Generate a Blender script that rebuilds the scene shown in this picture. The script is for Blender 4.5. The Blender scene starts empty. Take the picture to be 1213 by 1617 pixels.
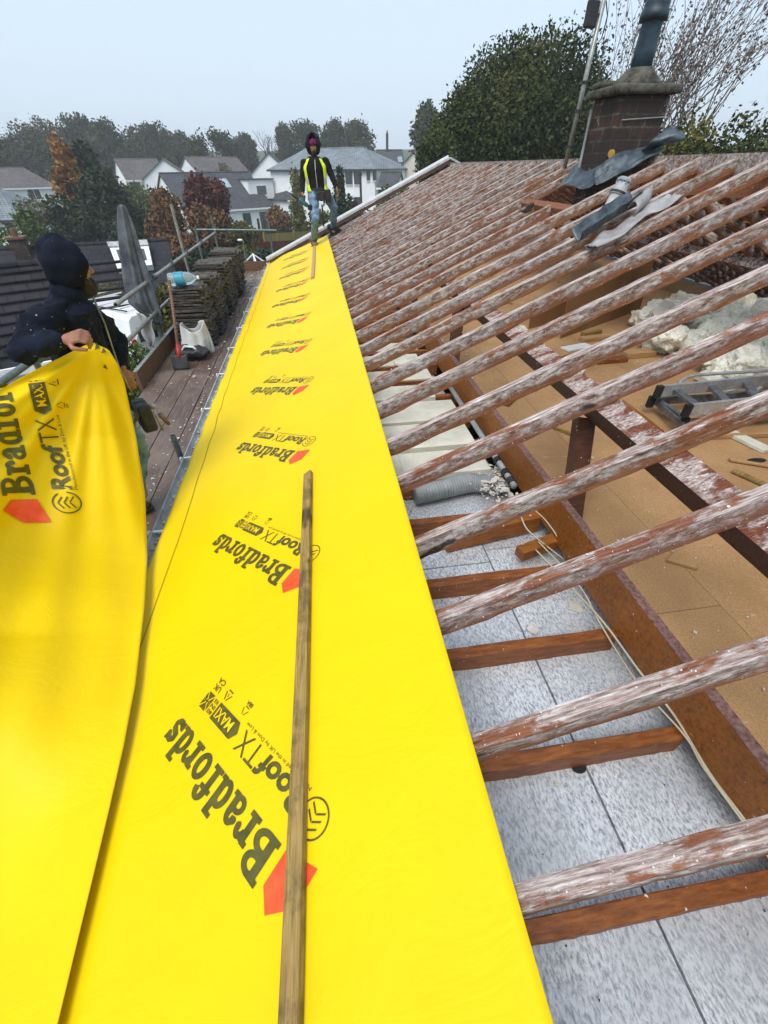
import bpy, bmesh, math, random
import numpy as np
from mathutils import Vector, Matrix, noise
PI = math.pi; R = math.radians
random.seed(7); rng = np.random.default_rng(7)
SC = bpy.context.scene; C = SC.collection

# ------------------------------------------------------------------ camera, sky, sun, exposure
CAM_RIGHT = Vector((0.98986832, -0.14180115, -0.00728942))
CAM_DOWN = Vector((-0.09552513, -0.62709001, -0.77306732))
CAM_FWD = Vector((0.10505071, 0.76593117, -0.63428211))
FOC, CX, CY = 664.44, 606.5, 808.5
cd = bpy.data.cameras.new('camera'); cam = bpy.data.objects.new('camera', cd); C.objects.link(cam)
cd.sensor_fit = 'VERTICAL'; cd.sensor_height = 24; cd.lens = 24*FOC/1617
cd.clip_start = 0.02; cd.clip_end = 2000
cam.matrix_world = Matrix((( CAM_RIGHT.x, -CAM_DOWN.x, -CAM_FWD.x, 0), (CAM_RIGHT.y, -CAM_DOWN.y, -CAM_FWD.y, 0),
                           (CAM_RIGHT.z, -CAM_DOWN.z, -CAM_FWD.z, 0), (0, 0, 0, 1)))
SC.camera = cam
SC.render.resolution_x = 768; SC.render.resolution_y = 1024
SC.view_settings.view_transform = 'Standard'; SC.view_settings.look = 'None'
SC.view_settings.exposure = 1.26; SC.view_settings.gamma = 1
W = bpy.data.worlds.new('World'); SC.world = W; W.use_nodes = True
nt = W.node_tree; nt.nodes.clear()
SUN_EL, SUN_AZ = R(58), R(215)
sk = nt.nodes.new('ShaderNodeTexSky'); sk.sky_type = 'NISHITA'; sk.sun_disc = False
sk.sun_elevation = SUN_EL; sk.sun_rotation = SUN_AZ; sk.air_density = 1.0; sk.dust_density = 5.0; sk.ozone_density = 2.0
mx = nt.nodes.new('ShaderNodeMix'); mx.data_type = 'RGBA'; mx.inputs[0].default_value = 0.72
mx.inputs[7].default_value = (4.25, 5.15, 6.05, 1)      # an even overcast veil over the clear sky
bg = nt.nodes.new('ShaderNodeBackground'); bg.inputs[1].default_value = 0.085
wo = nt.nodes.new('ShaderNodeOutputWorld')
nt.links.new(sk.outputs[0], mx.inputs[6]); nt.links.new(mx.outputs[2], bg.inputs[0]); nt.links.new(bg.outputs[0], wo.inputs[0])
sl = bpy.data.lights.new('sun', 'SUN'); sl.energy = 1.15; sl.angle = R(35); sl.color = (1, .96, .9)
so = bpy.data.objects.new('sun', sl); C.objects.link(so)
# a sun at azimuth SUN_AZ (clockwise from +Y) and elevation SUN_EL
sd = Vector((math.sin(SUN_AZ)*math.cos(SUN_EL), math.cos(SUN_AZ)*math.cos(SUN_EL), math.sin(SUN_EL)))
so.rotation_euler = sd.to_track_quat('Z', 'Y').to_euler()

# ------------------------------------------------------------------ helpers
def ray(u, v): return CAM_RIGHT*(u-CX) + CAM_DOWN*(v-CY) + CAM_FWD*FOC
def at(u, v, Y): d = ray(u, v); return d*(Y/d.y)
def onz(u, v, z): d = ray(u, v); return d*(z/d.z)
def onx(u, v, x): d = ray(u, v); return d*(x/d.x)
PITCH = R(23.175); TP = math.tan(PITCH); CP = math.cos(PITCH); SP = math.sin(PITCH)
Z0 = -1.30                                              # height of the rafter tops below the eye at x = 0
def onroof(u, v, off=0.0): d = ray(u, v); return d*((Z0+off)/(d.z-TP*d.x))
def roof(s, y, off=0.0): return Vector((s*CP - off*SP, y, Z0 + s*SP + off*CP))   # s runs up the slope
NR = Vector((-SP, 0, CP))

def tag(o, label=None, cat=None, group=None, kind=None):
    if label: o['label'] = label
    if cat: o['category'] = cat
    if group: o['group'] = group
    if kind: o['kind'] = kind
    return o
def empty(name, loc=(0,0,0), label=None, cat=None, group=None, rz=0):
    o = bpy.data.objects.new(name, None); C.objects.link(o); o.location = loc; o.rotation_euler = (0,0,rz); o.empty_display_size = .2
    return tag(o, label, cat, group)
def copy_tree(o, parent=None):
    c = o.copy(); C.objects.link(c); c.parent = parent
    for ch in o.children: copy_tree(ch, c)
    return c

class MB:
    def __init__(s): s.v = []; s.f = []; s.m = []; s.mi = 0
    def add(s, vs, fs):
        b = len(s.v); s.v += [tuple(p) for p in vs]; s.f += [tuple(i+b for i in f) for f in fs]; s.m += [s.mi]*len(fs); return s
    def box(s, c, d, rot=None):
        x, y, z = d[0]/2, d[1]/2, d[2]/2
        vs = [Vector(p) for p in ((-x,-y,-z),(x,-y,-z),(x,y,-z),(-x,y,-z),(-x,-y,z),(x,-y,z),(x,y,z),(-x,y,z))]
        if rot is not None:
            rot = rot if isinstance(rot, Matrix) else Matrix.Rotation(rot, 3, 'Z'); vs = [rot@p for p in vs]
        return s.add([p+Vector(c) for p in vs], [(0,3,2,1),(4,5,6,7),(0,1,5,4),(1,2,6,5),(2,3,7,6),(3,0,4,7)])
    def bb(s, x0, x1, y0, y1, z0, z1): return s.box(((x0+x1)/2,(y0+y1)/2,(z0+z1)/2), (x1-x0,y1-y0,z1-z0))
    def beam(s, a, b, w, h, up=(0,0,1)):
        a, b = Vector(a), Vector(b); d = (b-a).normalized(); up = Vector(up)
        x = d.cross(up); x = x.normalized() if x.length > 1e-4 else Vector((1,0,0)); z = x.cross(d)
        vs = [p + x*sx*w/2 + z*sz*h/2 for p in (a,b) for sx,sz in ((-1,-1),(1,-1),(1,1),(-1,1))]
        return s.add(vs, [(0,1,2,3),(7,6,5,4),(0,4,5,1),(1,5,6,2),(2,6,7,3),(3,7,4,0)])
    def tube(s, pts, r, n=10, cap=True):
        pts = [Vector(p) for p in pts]; rs = r if isinstance(r, (list, tuple)) else [r]*len(pts)
        t0 = (pts[1]-pts[0]).normalized(); x = t0.orthogonal().normalized(); vs = []
        for i, p in enumerate(pts):
            t = (pts[min(i+1,len(pts)-1)]-pts[max(i-1,0)]).normalized(); x = (x-t*x.dot(t)).normalized(); y = t.cross(x)
            vs += [p + (x*math.cos(2*PI*k/n)+y*math.sin(2*PI*k/n))*rs[i] for k in range(n)]
        fs = [(i*n+k, i*n+(k+1)%n, (i+1)*n+(k+1)%n, (i+1)*n+k) for i in range(len(pts)-1) for k in range(n)]
        if cap: fs += [tuple(reversed(range(n))), tuple((len(pts)-1)*n+k for k in range(n))]
        return s.add(vs, fs)
    def pipe(s, a, b, ro, ri, n=14):                   # open tube with a wall
        a, b = Vector(a), Vector(b); t = (b-a).normalized(); x = t.orthogonal().normalized(); y = t.cross(x); vs = []
        for p, r in ((a,ro),(b,ro),(b,ri),(a,ri)): vs += [p+(x*math.cos(2*PI*k/n)+y*math.sin(2*PI*k/n))*r for k in range(n)]
        return s.add(vs, [(j*n+k, j*n+(k+1)%n, ((j+1)%4)*n+(k+1)%n, ((j+1)%4)*n+k) for j in range(4) for k in range(n)])
    def lathe(s, prof, c=(0,0,0), n=20, axis=None, wob=0):
        c = Vector(c); q = Vector(axis).normalized().to_track_quat('Z','Y') if axis is not None else None; vs = []
        for r, z in prof:
            for k in range(n):
                p = Vector((r*math.cos(2*PI*k/n), r*math.sin(2*PI*k/n), z)); vs.append((q@p if q else p)+c)
        fs = [(i*n+k, i*n+(k+1)%n, (i+1)*n+(k+1)%n, (i+1)*n+k) for i in range(len(prof)-1) for k in range(n)]
        fs += [tuple(reversed(range(n))), tuple((len(prof)-1)*n+k for k in range(n))]
        return s.add(vs, fs)
    def ball(s, c, r, n=12, m=8, rot=None):
        c = Vector(c); r = (r,r,r) if not isinstance(r,(tuple,list)) else r; vs = []
        for i in range(m+1):
            a = PI*(.02+.96*i/m)
            for k in range(n):
                p = Vector((r[0]*math.sin(a)*math.cos(2*PI*k/n), r[1]*math.sin(a)*math.sin(2*PI*k/n), r[2]*math.cos(a)))
                vs.append((rot@p if rot is not None else p)+c)
        fs = [(i*n+k, (i+1)*n+k, (i+1)*n+(k+1)%n, i*n+(k+1)%n) for i in range(m) for k in range(n)]
        fs += [tuple(range(n)), tuple(reversed([m*n+k for k in range(n)]))]
        return s.add(vs, fs)
    def limb(s, pts, rs, n=14):                        # rounded tapering chain
        pts = [Vector(p) for p in pts]
        s.tube(pts, rs, n)
        for p, r in zip(pts, rs): s.ball(p, r, n, 8)
        return s
    def loft(s, secs, n=22):                            # secs: (centre, side vector, front vector)
        vs = []
        for c, a, b in secs:
            c, a, b = Vector(c), Vector(a), Vector(b)
            vs += [c + a*math.cos(2*PI*k/n) + b*math.sin(2*PI*k/n) for k in range(n)]
        fs = [(i*n+k, i*n+(k+1)%n, (i+1)*n+(k+1)%n, (i+1)*n+k) for i in range(len(secs)-1) for k in range(n)]
        fs += [tuple(reversed(range(n))), tuple((len(secs)-1)*n+k for k in range(n))]
        return s.add(vs, fs)
    def prism(s, poly, d, o=None):                      # poly: 3-D points, extruded by vector d
        poly = [Vector(p) for p in poly]; d = Vector(d); n = len(poly)
        vs = poly + [p+d for p in poly]
        return s.add(vs, [tuple(range(n)), tuple(reversed(range(n,2*n)))] + [(k,(k+1)%n,(k+1)%n+n,k+n)[::-1] for k in range(n)])
    def grid(s, fn, nu, nv):
        vs = [fn(i/nu, j/nv) for j in range(nv+1) for i in range(nu+1)]
        return s.add(vs, [(j*(nu+1)+i, j*(nu+1)+i+1, (j+1)*(nu+1)+i+1, (j+1)*(nu+1)+i) for j in range(nv) for i in range(nu)])
    def build(s, name, mats, parent=None, smooth=False, fixn=True, origin=None):
        me = bpy.data.meshes.new(name)
        vs = s.v if origin is None else [(p[0]-origin[0], p[1]-origin[1], p[2]-origin[2]) for p in s.v]
        me.from_pydata(vs, [], s.f)
        for m in (mats if isinstance(mats, (list,tuple)) else [mats]): me.materials.append(m)
        if len(me.materials) > 1: me.polygons.foreach_set('material_index', s.m)
        if fixn:
            b = bmesh.new(); b.from_mesh(me); bmesh.ops.recalc_face_normals(b, faces=b.faces); b.to_mesh(me); b.free()
        if smooth: me.polygons.foreach_set('use_smooth', [True]*len(me.polygons))
        me.update(); o = bpy.data.objects.new(name, me); C.objects.link(o); o.parent = parent
        if origin is not None: o.location = origin
        return o
def quads_mesh(name, V, m):                             # V: (n,4,3) numpy quads
    n = len(V); me = bpy.data.meshes.new(name); me.vertices.add(n*4); me.vertices.foreach_set('co', V.reshape(-1).astype(np.float32))
    me.loops.add(n*4); me.loops.foreach_set('vertex_index', np.arange(n*4, dtype=np.int32)); me.polygons.add(n)
    me.polygons.foreach_set('loop_start', np.arange(0, n*4, 4, dtype=np.int32)); me.polygons.foreach_set('loop_total', np.full(n, 4, dtype=np.int32))
    for q in (m if isinstance(m, (list,tuple)) else [m]): me.materials.append(q)
    me.update(calc_edges=True); return me
def bevel(o, w, seg=2):
    b = o.modifiers.new('bevel', 'BEVEL'); b.width = w; b.segments = seg; b.limit_method = 'ANGLE'; return o
def remesh(o, vox, sm=4, disp=0, dscale=.1, smooth=True):
    m = o.modifiers.new('remesh', 'REMESH'); m.mode = 'VOXEL'; m.voxel_size = vox; m.use_smooth_shade = smooth
    if sm: k = o.modifiers.new('smooth', 'SMOOTH'); k.iterations = sm; k.factor = .5
    if disp:
        t = bpy.data.textures.new('folds', 'CLOUDS'); t.noise_scale = dscale; t.noise_depth = 2
        d = o.modifiers.new('folds', 'DISPLACE'); d.texture = t; d.strength = disp; d.mid_level = .5
        d.texture_coords = 'LOCAL'
    return o

# ------------------------------------------------------------------ materials
class NT:
    def __init__(s, name):
        s.m = bpy.data.materials.new(name); s.m.use_nodes = True; s.t = s.m.node_tree; s.b = s.t.nodes['Principled BSDF']
        s.tc = s.n('ShaderNodeTexCoord'); s.oi = None
    def n(s, k): return s.t.nodes.new(k)
    def l(s, a, b): s.t.links.new(a, b)
    def vec(s, scale=(1,1,1), rnd=True, loc=(0,0,0), rot=(0,0,0), src='Object'):
        mp = s.n('ShaderNodeMapping'); mp.inputs['Scale'].default_value = scale; mp.inputs['Location'].default_value = loc; mp.inputs['Rotation'].default_value = rot
        v = s.tc.outputs[src]
        if rnd:
            oi = s.n('ShaderNodeObjectInfo'); mu = s.n('ShaderNodeMath'); mu.operation = 'MULTIPLY'; mu.inputs[1].default_value = 57.0
            s.l(oi.outputs['Random'], mu.inputs[0]); ad = s.n('ShaderNodeVectorMath'); ad.operation = 'ADD'
            s.l(v, ad.inputs[0]); s.l(mu.outputs[0], ad.inputs[1]); v = ad.outputs[0]
        s.l(v, mp.inputs['Vector']); return mp.outputs[0]
    def noise(s, scale, vec=None, detail=6, rough=.6, dist=0):
        t = s.n('ShaderNodeTexNoise'); t.inputs['Scale'].default_value = scale; t.inputs['Detail'].default_value = detail
        t.inputs['Roughness'].default_value = rough; t.inputs['Distortion'].default_value = dist
        s.l(vec if vec is not None else s.vec(), t.inputs['Vector']); return t.outputs['Fac']
    def ramp(s, fac, stops, interp='LINEAR'):
        r = s.n('ShaderNodeValToRGB'); r.color_ramp.interpolation = interp; e = r.color_ramp.elements
        while len(e) < len(stops): e.new(.5)
        for q, (p, c) in zip(e, stops): q.position = p; q.color = tuple(c)[:3]+(1,) if isinstance(c,(tuple,list)) else (c,c,c,1)
        s.l(fac, r.inputs[0]); return r.outputs[0]
    def mix(s, f, a, b, mode='MIX'):
        m = s.n('ShaderNodeMix'); m.data_type = 'RGBA'; m.blend_type = mode
        for i, x in ((0,f),(6,a),(7,b)):
            if isinstance(x, (int,float)): m.inputs[i].default_value = x if i == 0 else (x,x,x,1)
            elif isinstance(x, tuple): m.inputs[i].default_value = x + (1,)
            else: s.l(x, m.inputs[i])
        return m.outputs[2]
    def math(s, op, a, b=0.0, c=None):
        m = s.n('ShaderNodeMath'); m.operation = op
        for i, x in enumerate((a,b) if c is None else (a,b,c)):
            if isinstance(x, (int,float)): m.inputs[i].default_value = x
            else: s.l(x, m.inputs[i])
        return m.outputs[0]
    def xyz(s, v=None):
        x = s.n('ShaderNodeSeparateXYZ'); s.l(v if v is not None else s.tc.outputs['Object'], x.inputs[0]); return x.outputs
    def bump(s, h, strength=.3, dist=.01):
        b = s.n('ShaderNodeBump'); b.inputs['Strength'].default_value = strength; b.inputs['Distance'].default_value = dist
        s.l(h, b.inputs['Height']); s.l(b.outputs[0], s.b.inputs['Normal'])
    def out(s, col=None, rough=.7, metal=0, spec=.5):
        if col is not None:
            if isinstance(col, tuple): s.b.inputs['Base Color'].default_value = col + (1,)
            else: s.l(col, s.b.inputs['Base Color'])
        if isinstance(rough, (int,float)): s.b.inputs['Roughness'].default_value = rough
        else: s.l(rough, s.b.inputs['Roughness'])
        if isinstance(metal, (int,float)): s.b.inputs['Metallic'].default_value = metal
        else: s.l(metal, s.b.inputs['Metallic'])
        s.b.inputs['Specular IOR Level'].default_value = spec
        return s.m
def mat(name, c1, c2=None, scale=6, rough=.7, metal=0, spec=.4, bump=0, bscale=40, bdist=.005, lo=.35, hi=.65, stretch=(1,1,1)):
    k = NT(name)
    if c2 is None: c2 = tuple(min(1, x*1.25) for x in c1)
    v = k.vec(stretch); col = k.ramp(k.noise(scale, v), [(lo, c1), (hi, c2)])
    if bump: k.bump(k.noise(bscale, v), bump, bdist)
    return k.out(col, rough, metal, spec)
M = {}
# lime-stained rafters: white lime and mortar over red-brown timber, raw orange-brown near the bottom edge
def rafter_mat(name, white=(.44,.39,.355), thr=.455, brown1=(.10,.032,.012), brown2=(.25,.105,.045), low=-.054):
    k = NT(name); v = k.vec((1,1,1)); vs = k.vec((2.2,9,9)); x, y, z = k.xyz()
    grain = k.noise(5, k.vec((1.2,22,22)), 8, .7)
    wood = k.ramp(grain, [(.3, brown1), (.55, brown2), (.75, (.32,.18,.095))])
    lime = k.ramp(k.noise(17, k.vec((1,2.6,2.6)), 9, .78, .25), [(.36, (.075,.042,.028)), (.46, (.23,.165,.135)), (.55, white), (.66, (.66,.63,.60))])
    nz = k.xyz(k.tc.outputs['Normal'])[2]; top = k.ramp(nz, [(.55, 0.0), (.85, 1.0)])      # tops scraped bare by the old battens
    big = k.math('SUBTRACT', k.noise(1.6, vs, 7, .68, .4), k.math('MULTIPLY', top, .03))
    side = k.math('ADD', big, k.math('MULTIPLY', k.noise(9, v, 6, .7), .35))
    # less lime towards the underside edge, with a ragged border
    hgt = k.n('ShaderNodeMapRange'); hgt.inputs[1].default_value = low-.022; hgt.inputs[2].default_value = low+.012
    k.l(k.math('ADD', z, k.math('MULTIPLY', k.math('SUBTRACT', k.noise(7, k.vec((1,1,1)), 5, .6), .5), .09)), hgt.inputs[0])
    m = k.ramp(side, [(thr+.09, 0.0), (thr+.145, .55), (thr+.17, 1.0)])
    f = k.math('MULTIPLY', m, hgt.outputs[0])
    lime = k.mix(top, lime, k.ramp(k.noise(14, k.vec((.6,9,9)), 8, .75), [(.36, (.12,.06,.045)), (.50, (.34,.27,.245)), (.66, (.66,.62,.60))])); wood = k.mix(k.math('MULTIPLY', top, .6), wood, k.ramp(grain, [(.32, (.06,.018,.012)), (.55, (.20,.065,.035)), (.74, (.33,.15,.08))]))
    dark = k.ramp(k.noise(2.3, k.vec((1,2,2)), 3, .5), [(.705, 0.0), (.73, 1.0)])
    col = k.mix(f, wood, lime); col = k.mix(k.math('MULTIPLY', dark, .9), col, (.018,.013,.012))
    spk = k.ramp(k.noise(95, v, 2, .5), [(.70, 0.0), (.74, 1.0)]); col = k.mix(spk, col, (.68,.64,.6))
    k.bump(k.math('ADD', k.noise(30, v, 8, .7), k.math('MULTIPLY', f, .35)), .8, .008)
    return k.out(col, .82, 0, .25)
M['rafter'] = rafter_mat('lime_stained_timber')
M['rafter_grey'] = rafter_mat('grey_lime_stained_timber', (.36,.335,.325), .44)
M['rafter_red'] = rafter_mat('reddish_stained_timber', (.44,.36,.335), .48, (.12,.042,.028), (.25,.11,.062))
M['purlin'] = rafter_mat('stained_purlin_timber', (.48,.40,.39), .49, (.045,.013,.009), (.12,.035,.022), low=-3)
def brown_wood(name, a, b, c, spots=True):
    k = NT(name); v = k.vec((1,1,1)); g = k.noise(4, k.vec((1.5,16,16)), 8, .65, .3)
    g2 = k.noise(3.5, v, 4)
    col = k.mix(k.math('MULTIPLY', g2, .6), k.ramp(g, [(.3, a), (.5, b), (.72, c)]), a)
    if spots:
        s_ = k.ramp(k.noise(42, v, 2, .5), [(.72, 0.0), (.75, 1.0)]); col = k.mix(s_, col, (.6,.55,.5))
    k.bump(g, .35, .004); return k.out(col, .55, 0, .4)
M['joist'] = brown_wood('brown_joist_timber', (.10,.028,.006), (.25,.076,.014), (.40,.15,.032))
M['binder'] = brown_wood('orange_brown_timber', (.13,.040,.006), (.32,.105,.013), (.43,.16,.022))
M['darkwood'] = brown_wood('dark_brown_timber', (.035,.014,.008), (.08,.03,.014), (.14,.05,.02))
M['bindertop'] = mat('purple_brown_edge', (.10,.04,.035), (.24,.14,.12), 60, .8, bump=.3)
M['rawwood'] = brown_wood('pale_softwood', (.30,.16,.07), (.45,.27,.12), (.58,.38,.19), False)
# chipboard flooring
def chip(name, a, b):
    k = NT(name); v = k.vec((1,1,1)); n1 = k.noise(120, v, 4, .7); n2 = k.noise(2.2, v, 5); n3 = k.noise(9, k.vec((1,3,1)), 6, .7)
    col = k.mix(k.ramp(n1, [(.35, 0.0), (.65, 1.0)]), a, b)
    col = k.mix(k.ramp(n2, [(.35, 0.0), (.7, .55)]), col, tuple(x*.62 for x in a))
    col = k.mix(k.ramp(n3, [(.64, 0.0), (.72, .5)]), col, (.56,.5,.42))
    k.bump(n1, .15, .002); return k.out(col, .7, 0, .3)
M['chip'] = chip('chipboard', (.34,.185,.08), (.50,.31,.145))
M['hardboard'] = chip('brown_hardboard', (.20,.10,.035), (.29,.155,.06))
# foil-backed ceiling boards: silver mottled
def foil():
    k = NT('foil_backed_board'); v = k.vec((1,1,1)); st = k.noise(58, k.vec((2.2,1,1), rot=(0,0,.5)), 5, .7, .3); n2 = k.noise(2.0, v, 4, .6)
    mott = k.ramp(st, [(.37, (.24,.27,.31)), (.46, (.52,.56,.61)), (.57, (.84,.87,.91))])
    col = k.mix(k.ramp(n2, [(.38, .55), (.60, 0.0)]), mott, (.36,.38,.40))
    k.bump(st, .35, .003); return k.out(col, k.ramp(st, [(.4, .62), (.6, .36)]), .30, .5)
M['foil'] = foil()
M['foam'] = mat('cream_rigid_foam_board', (.52,.51,.42), (.66,.65,.56), 8, .9, bump=.4, bscale=60)
M['wool'] = mat('white_broken_foam', (.86,.84,.68), (.95,.95,.88), 9, .95, bump=1, bscale=28, bdist=.03)
M['crumb'] = mat('pale_mortar_crumbs', (.45,.42,.37), (.66,.63,.58), 20, .9)
M['crumbd'] = mat('dark_crumbs', (.02,.02,.02), (.08,.06,.05), 20, .9)
# yellow membrane
def yellow(name):
    k = NT(name); v = k.vec((1,1,1), False); n = k.noise(1.7, v, 4); w = k.noise(420, v, 2)
    col = k.ramp(n, [(.3, (.70,.485,.0)), (.7, (.75,.53,.0))])
    d = k.ramp(k.noise(14, v, 3, .4), [(.77, 0.0), (.80, .5)]); col = k.mix(d, col, (.45,.34,.03)); sc = k.ramp(k.noise(3.2, k.vec((2,9,1), False, rot=(0,0,.6)), 8, .8, 1.5), [(.70, 0.0), (.78, .35)]); col = k.mix(sc, col, (.52,.40,.05))
    h = k.math('ADD', k.math('MULTIPLY', w, .03), k.noise(3.0, k.vec((1,1.6,1), False), 4, .6, .8)); k.bump(h, .16, .05)
    return k.out(col, .5, 0, .18)
M['yellow'] = yellow('yellow_roofing_membrane')
M['ink'] = mat('black_ink', (.055,.05,.006), (.10,.09,.012), 25, .5)
M['redink'] = mat('red_ink', (.70,.055,.012), (.78,.10,.02), 20, .5)
M['stitch'] = mat('black_stitching', (.03,.025,.005), None, 10, .8)
def gal(name, a, b, rough=.45):
    k = NT(name); n = k.noise(14, k.vec((1,1,1)), 7, .7); n2 = k.noise(60, k.vec((1,1,1)), 3)
    col = k.mix(k.ramp(n2, [(.6,0.0),(.75,.5)]), k.ramp(n, [(.35,a),(.62,b)]), (.12,.08,.05)); k.bump(n, .2, .002)
    return k.out(col, rough, .55, .5)
M['galv'] = gal('galvanised_steel', (.19,.20,.18), (.36,.37,.34))
M['galvd'] = gal('dull_green_galvanised_steel', (.08,.11,.11), (.17,.21,.20))
M['alu'] = gal('aluminium', (.38,.40,.42), (.58,.60,.62), .35)
M['alud'] = gal('dirty_aluminium', (.10,.11,.12), (.24,.26,.28), .4)
M['lead'] = mat('dark_lead', (.018,.028,.036), (.10,.13,.15), 9, .45, .35, bump=.6, bscale=22, bdist=.01)
M['leadw'] = mat('weathered_lead', (.26,.27,.28), (.48,.49,.49), 7, .6, .15, bump=.3)
M['zinc'] = mat('pale_grey_lead', (.20,.19,.19), (.36,.35,.35), 7, .6, .1, bump=.2)
M['black'] = mat('black_plastic', (.012,.012,.013), (.03,.03,.032), 10, .5)
M['rubber'] = mat('black_rubber', (.01,.01,.01), (.025,.025,.025), 10, .8)
M['grey'] = mat('grey_plastic', (.20,.22,.23), (.30,.32,.33), 10, .5)
M['white'] = mat('white_plastic', (.66,.67,.66), (.76,.76,.75), 10, .45)
M['paint'] = mat('white_vehicle_paint', (.70,.72,.74), (.76,.78,.80), 3, .25, spec=.6)
M['render'] = mat('white_render', (.70,.73,.74), (.80,.82,.83), .6, .9, bump=.2)
M['cream'] = mat('cream_render', (.50,.49,.42), (.60,.58,.50), .6, .9, bump=.2)
M['glass'] = mat('window_glass', (.02,.03,.035), (.05,.065,.075), .8, .08, spec=.8)
M['glassb'] = mat('painted_sky_reflection_glass', (.20,.26,.30), (.36,.43,.48), .6, .08, spec=.9)  # sky reflection painted into the base colour as mottled pale blue-grey
M['frame'] = mat('white_window_frame', (.66,.68,.68), None, 6, .5)
M['frameb'] = mat('dark_window_frame', (.05,.06,.07), None, 6, .5)
M['fascia'] = mat('dark_fascia', (.03,.035,.04), None, 6, .5)
def tiles(name, a, b, sx=.33, sy=.3, joint=(.02,.02,.02), rough=.8, bd=.02):
    k = NT(name); v = k.vec((1,1,1), False); br = k.n('ShaderNodeTexBrick'); k.l(v, br.inputs['Vector']); br.inputs['Scale'].default_value = 1
    br.inputs['Brick Width'].default_value = sx; br.inputs['Row Height'].default_value = sy; br.inputs['Mortar Size'].default_value = .022
    br.inputs['Color1'].default_value = a+(1,); br.inputs['Color2'].default_value = b+(1,); br.inputs['Mortar'].default_value = joint+(1,)
    st = k.ramp(k.noise(1.1, v, 6, .7), [(.4, 0.0), (.75, .6)])
    col = k.mix(st, br.outputs[0], tuple(x*1.5 for x in b)); k.bump(br.outputs['Fac'], -.6, bd); return k.out(col, rough, 0, .3)
M['tile_dark'] = tiles('dark_grey_roof_tiles', (.035,.042,.05), (.06,.066,.075))
M['tile_brown'] = tiles('brown_grey_roof_tiles', (.07,.065,.065), (.11,.10,.10))
M['tile_slate'] = tiles('slate_roof', (.13,.16,.18), (.18,.21,.23))
M['tile_neigh'] = tiles('neighbour_plain_tiles', (.012,.013,.016), (.026,.025,.030), .36, .30, (.004,.004,.005), .95)
def brick():
    k = NT('old_sooty_brick'); x, y, z = k.xyz(); cb = k.n('ShaderNodeCombineXYZ'); k.l(k.math('ADD', x, y), cb.inputs[0]); k.l(z, cb.inputs[1])
    br = k.n('ShaderNodeTexBrick'); k.l(cb.outputs[0], br.inputs['Vector']); br.inputs['Scale'].default_value = 1
    br.inputs['Brick Width'].default_value = .225; br.inputs['Row Height'].default_value = .085; br.inputs['Mortar Size'].default_value = .009
    br.inputs['Color1'].default_value = (.17,.065,.04,1); br.inputs['Color2'].default_value = (.07,.04,.034,1); br.inputs['Mortar'].default_value = (.24,.22,.19,1)
    v = k.vec((1,1,1), False)
    soot = k.ramp(k.noise(4.3, v, 6, .7), [(.48, .93), (.70, .30)])
    col = k.mix(soot, br.outputs[0], (.030,.026,.024))
    li = k.ramp(k.noise(11, v, 5, .7), [(.63, 0.0), (.70, .8)]); col = k.mix(li, col, (.33,.32,.28))
    k.bump(k.math('ADD', k.math('MULTIPLY', br.outputs['Fac'], -1.0), k.math('MULTIPLY', k.noise(35, v), .5)), .9, .012); return k.out(col, .9, 0, .2)
M['brick'] = brick()
M['moss'] = mat('mossy_concrete', (.022,.022,.018), (.10,.098,.075), 12, .95, bump=.9, bscale=30, bdist=.015)
M['pot'] = mat('blue_black_glazed_clay', (.008,.018,.028), (.025,.055,.078), 9, .5, spec=.4, bump=.15, bscale=20)
M['conc'] = mat('aged_concrete_tile', (.028,.025,.023), (.11,.10,.088), 22, .95, bump=.8, bscale=45, bdist=.01)
M['concpale'] = mat('pale_concrete', (.30,.30,.28), (.44,.43,.40), 4, .9, bump=.3)
def deck():
    k = NT('wet_scaffold_board'); v = k.vec((1,1,1)); g = k.noise(4, k.vec((22,1.4,1)), 8, .65); n = k.noise(1.7, v, 6, .65)
    col = k.ramp(g, [(.3, (.045,.027,.018)), (.55, (.11,.070,.050)), (.75, (.18,.13,.10))])
    col = k.mix(k.ramp(n, [(.42, 0.0), (.68, .75)]), col, (.20,.15,.125))
    col = k.mix(k.ramp(k.noise(48, v, 2), [(.69, 0.0), (.72, 1.0)]), col, (.5,.46,.42))
    k.bump(g, .5, .004); return k.out(col, k.ramp(n, [(.4,.35),(.6,.75)]), 0, .45)
M['deck'] = deck()
M['toe'] = brown_wood('worn_toe_board', (.07,.032,.018), (.15,.075,.04), (.24,.15,.10))
# batten: treated softwood
def batten():
    k = NT('treated_batten'); g = k.noise(5, k.vec((26,1.3,26)), 9, .7, .5); v = k.vec((1,1,1)); n = k.noise(5, v, 5, .7)
    col = k.ramp(g, [(.3, (.085,.052,.015)), (.5, (.27,.175,.050)), (.72, (.42,.29,.105))])
    col = k.mix(k.ramp(n, [(.48, 0.0), (.62, .8)]), col, (.075,.055,.022))
    kn = k.ramp(k.noise(5.5, k.vec((2,1,2)), 1, .4), [(.70, 0.0), (.74, 1.0)]); col = k.mix(kn, col, (.05,.03,.014))
    k.bump(g, .5, .004); return k.out(col, .65, 0, .35)
M['batten'] = batten()
M['skin'] = mat('brown_skin', (.20,.085,.048), (.33,.155,.09), 14, .5, bump=.25, bscale=70, bdist=.003)
M['skin2'] = mat('tan_skin', (.30,.15,.09), (.36,.19,.12), 14, .55)
M['beard'] = mat('black_beard', (.012,.009,.008), (.035,.025,.02), 60, .9, bump=.6)
M['beardo'] = mat('ginger_brown_beard', (.10,.045,.012), (.22,.11,.035), 60, .9, bump=.6)
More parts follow.
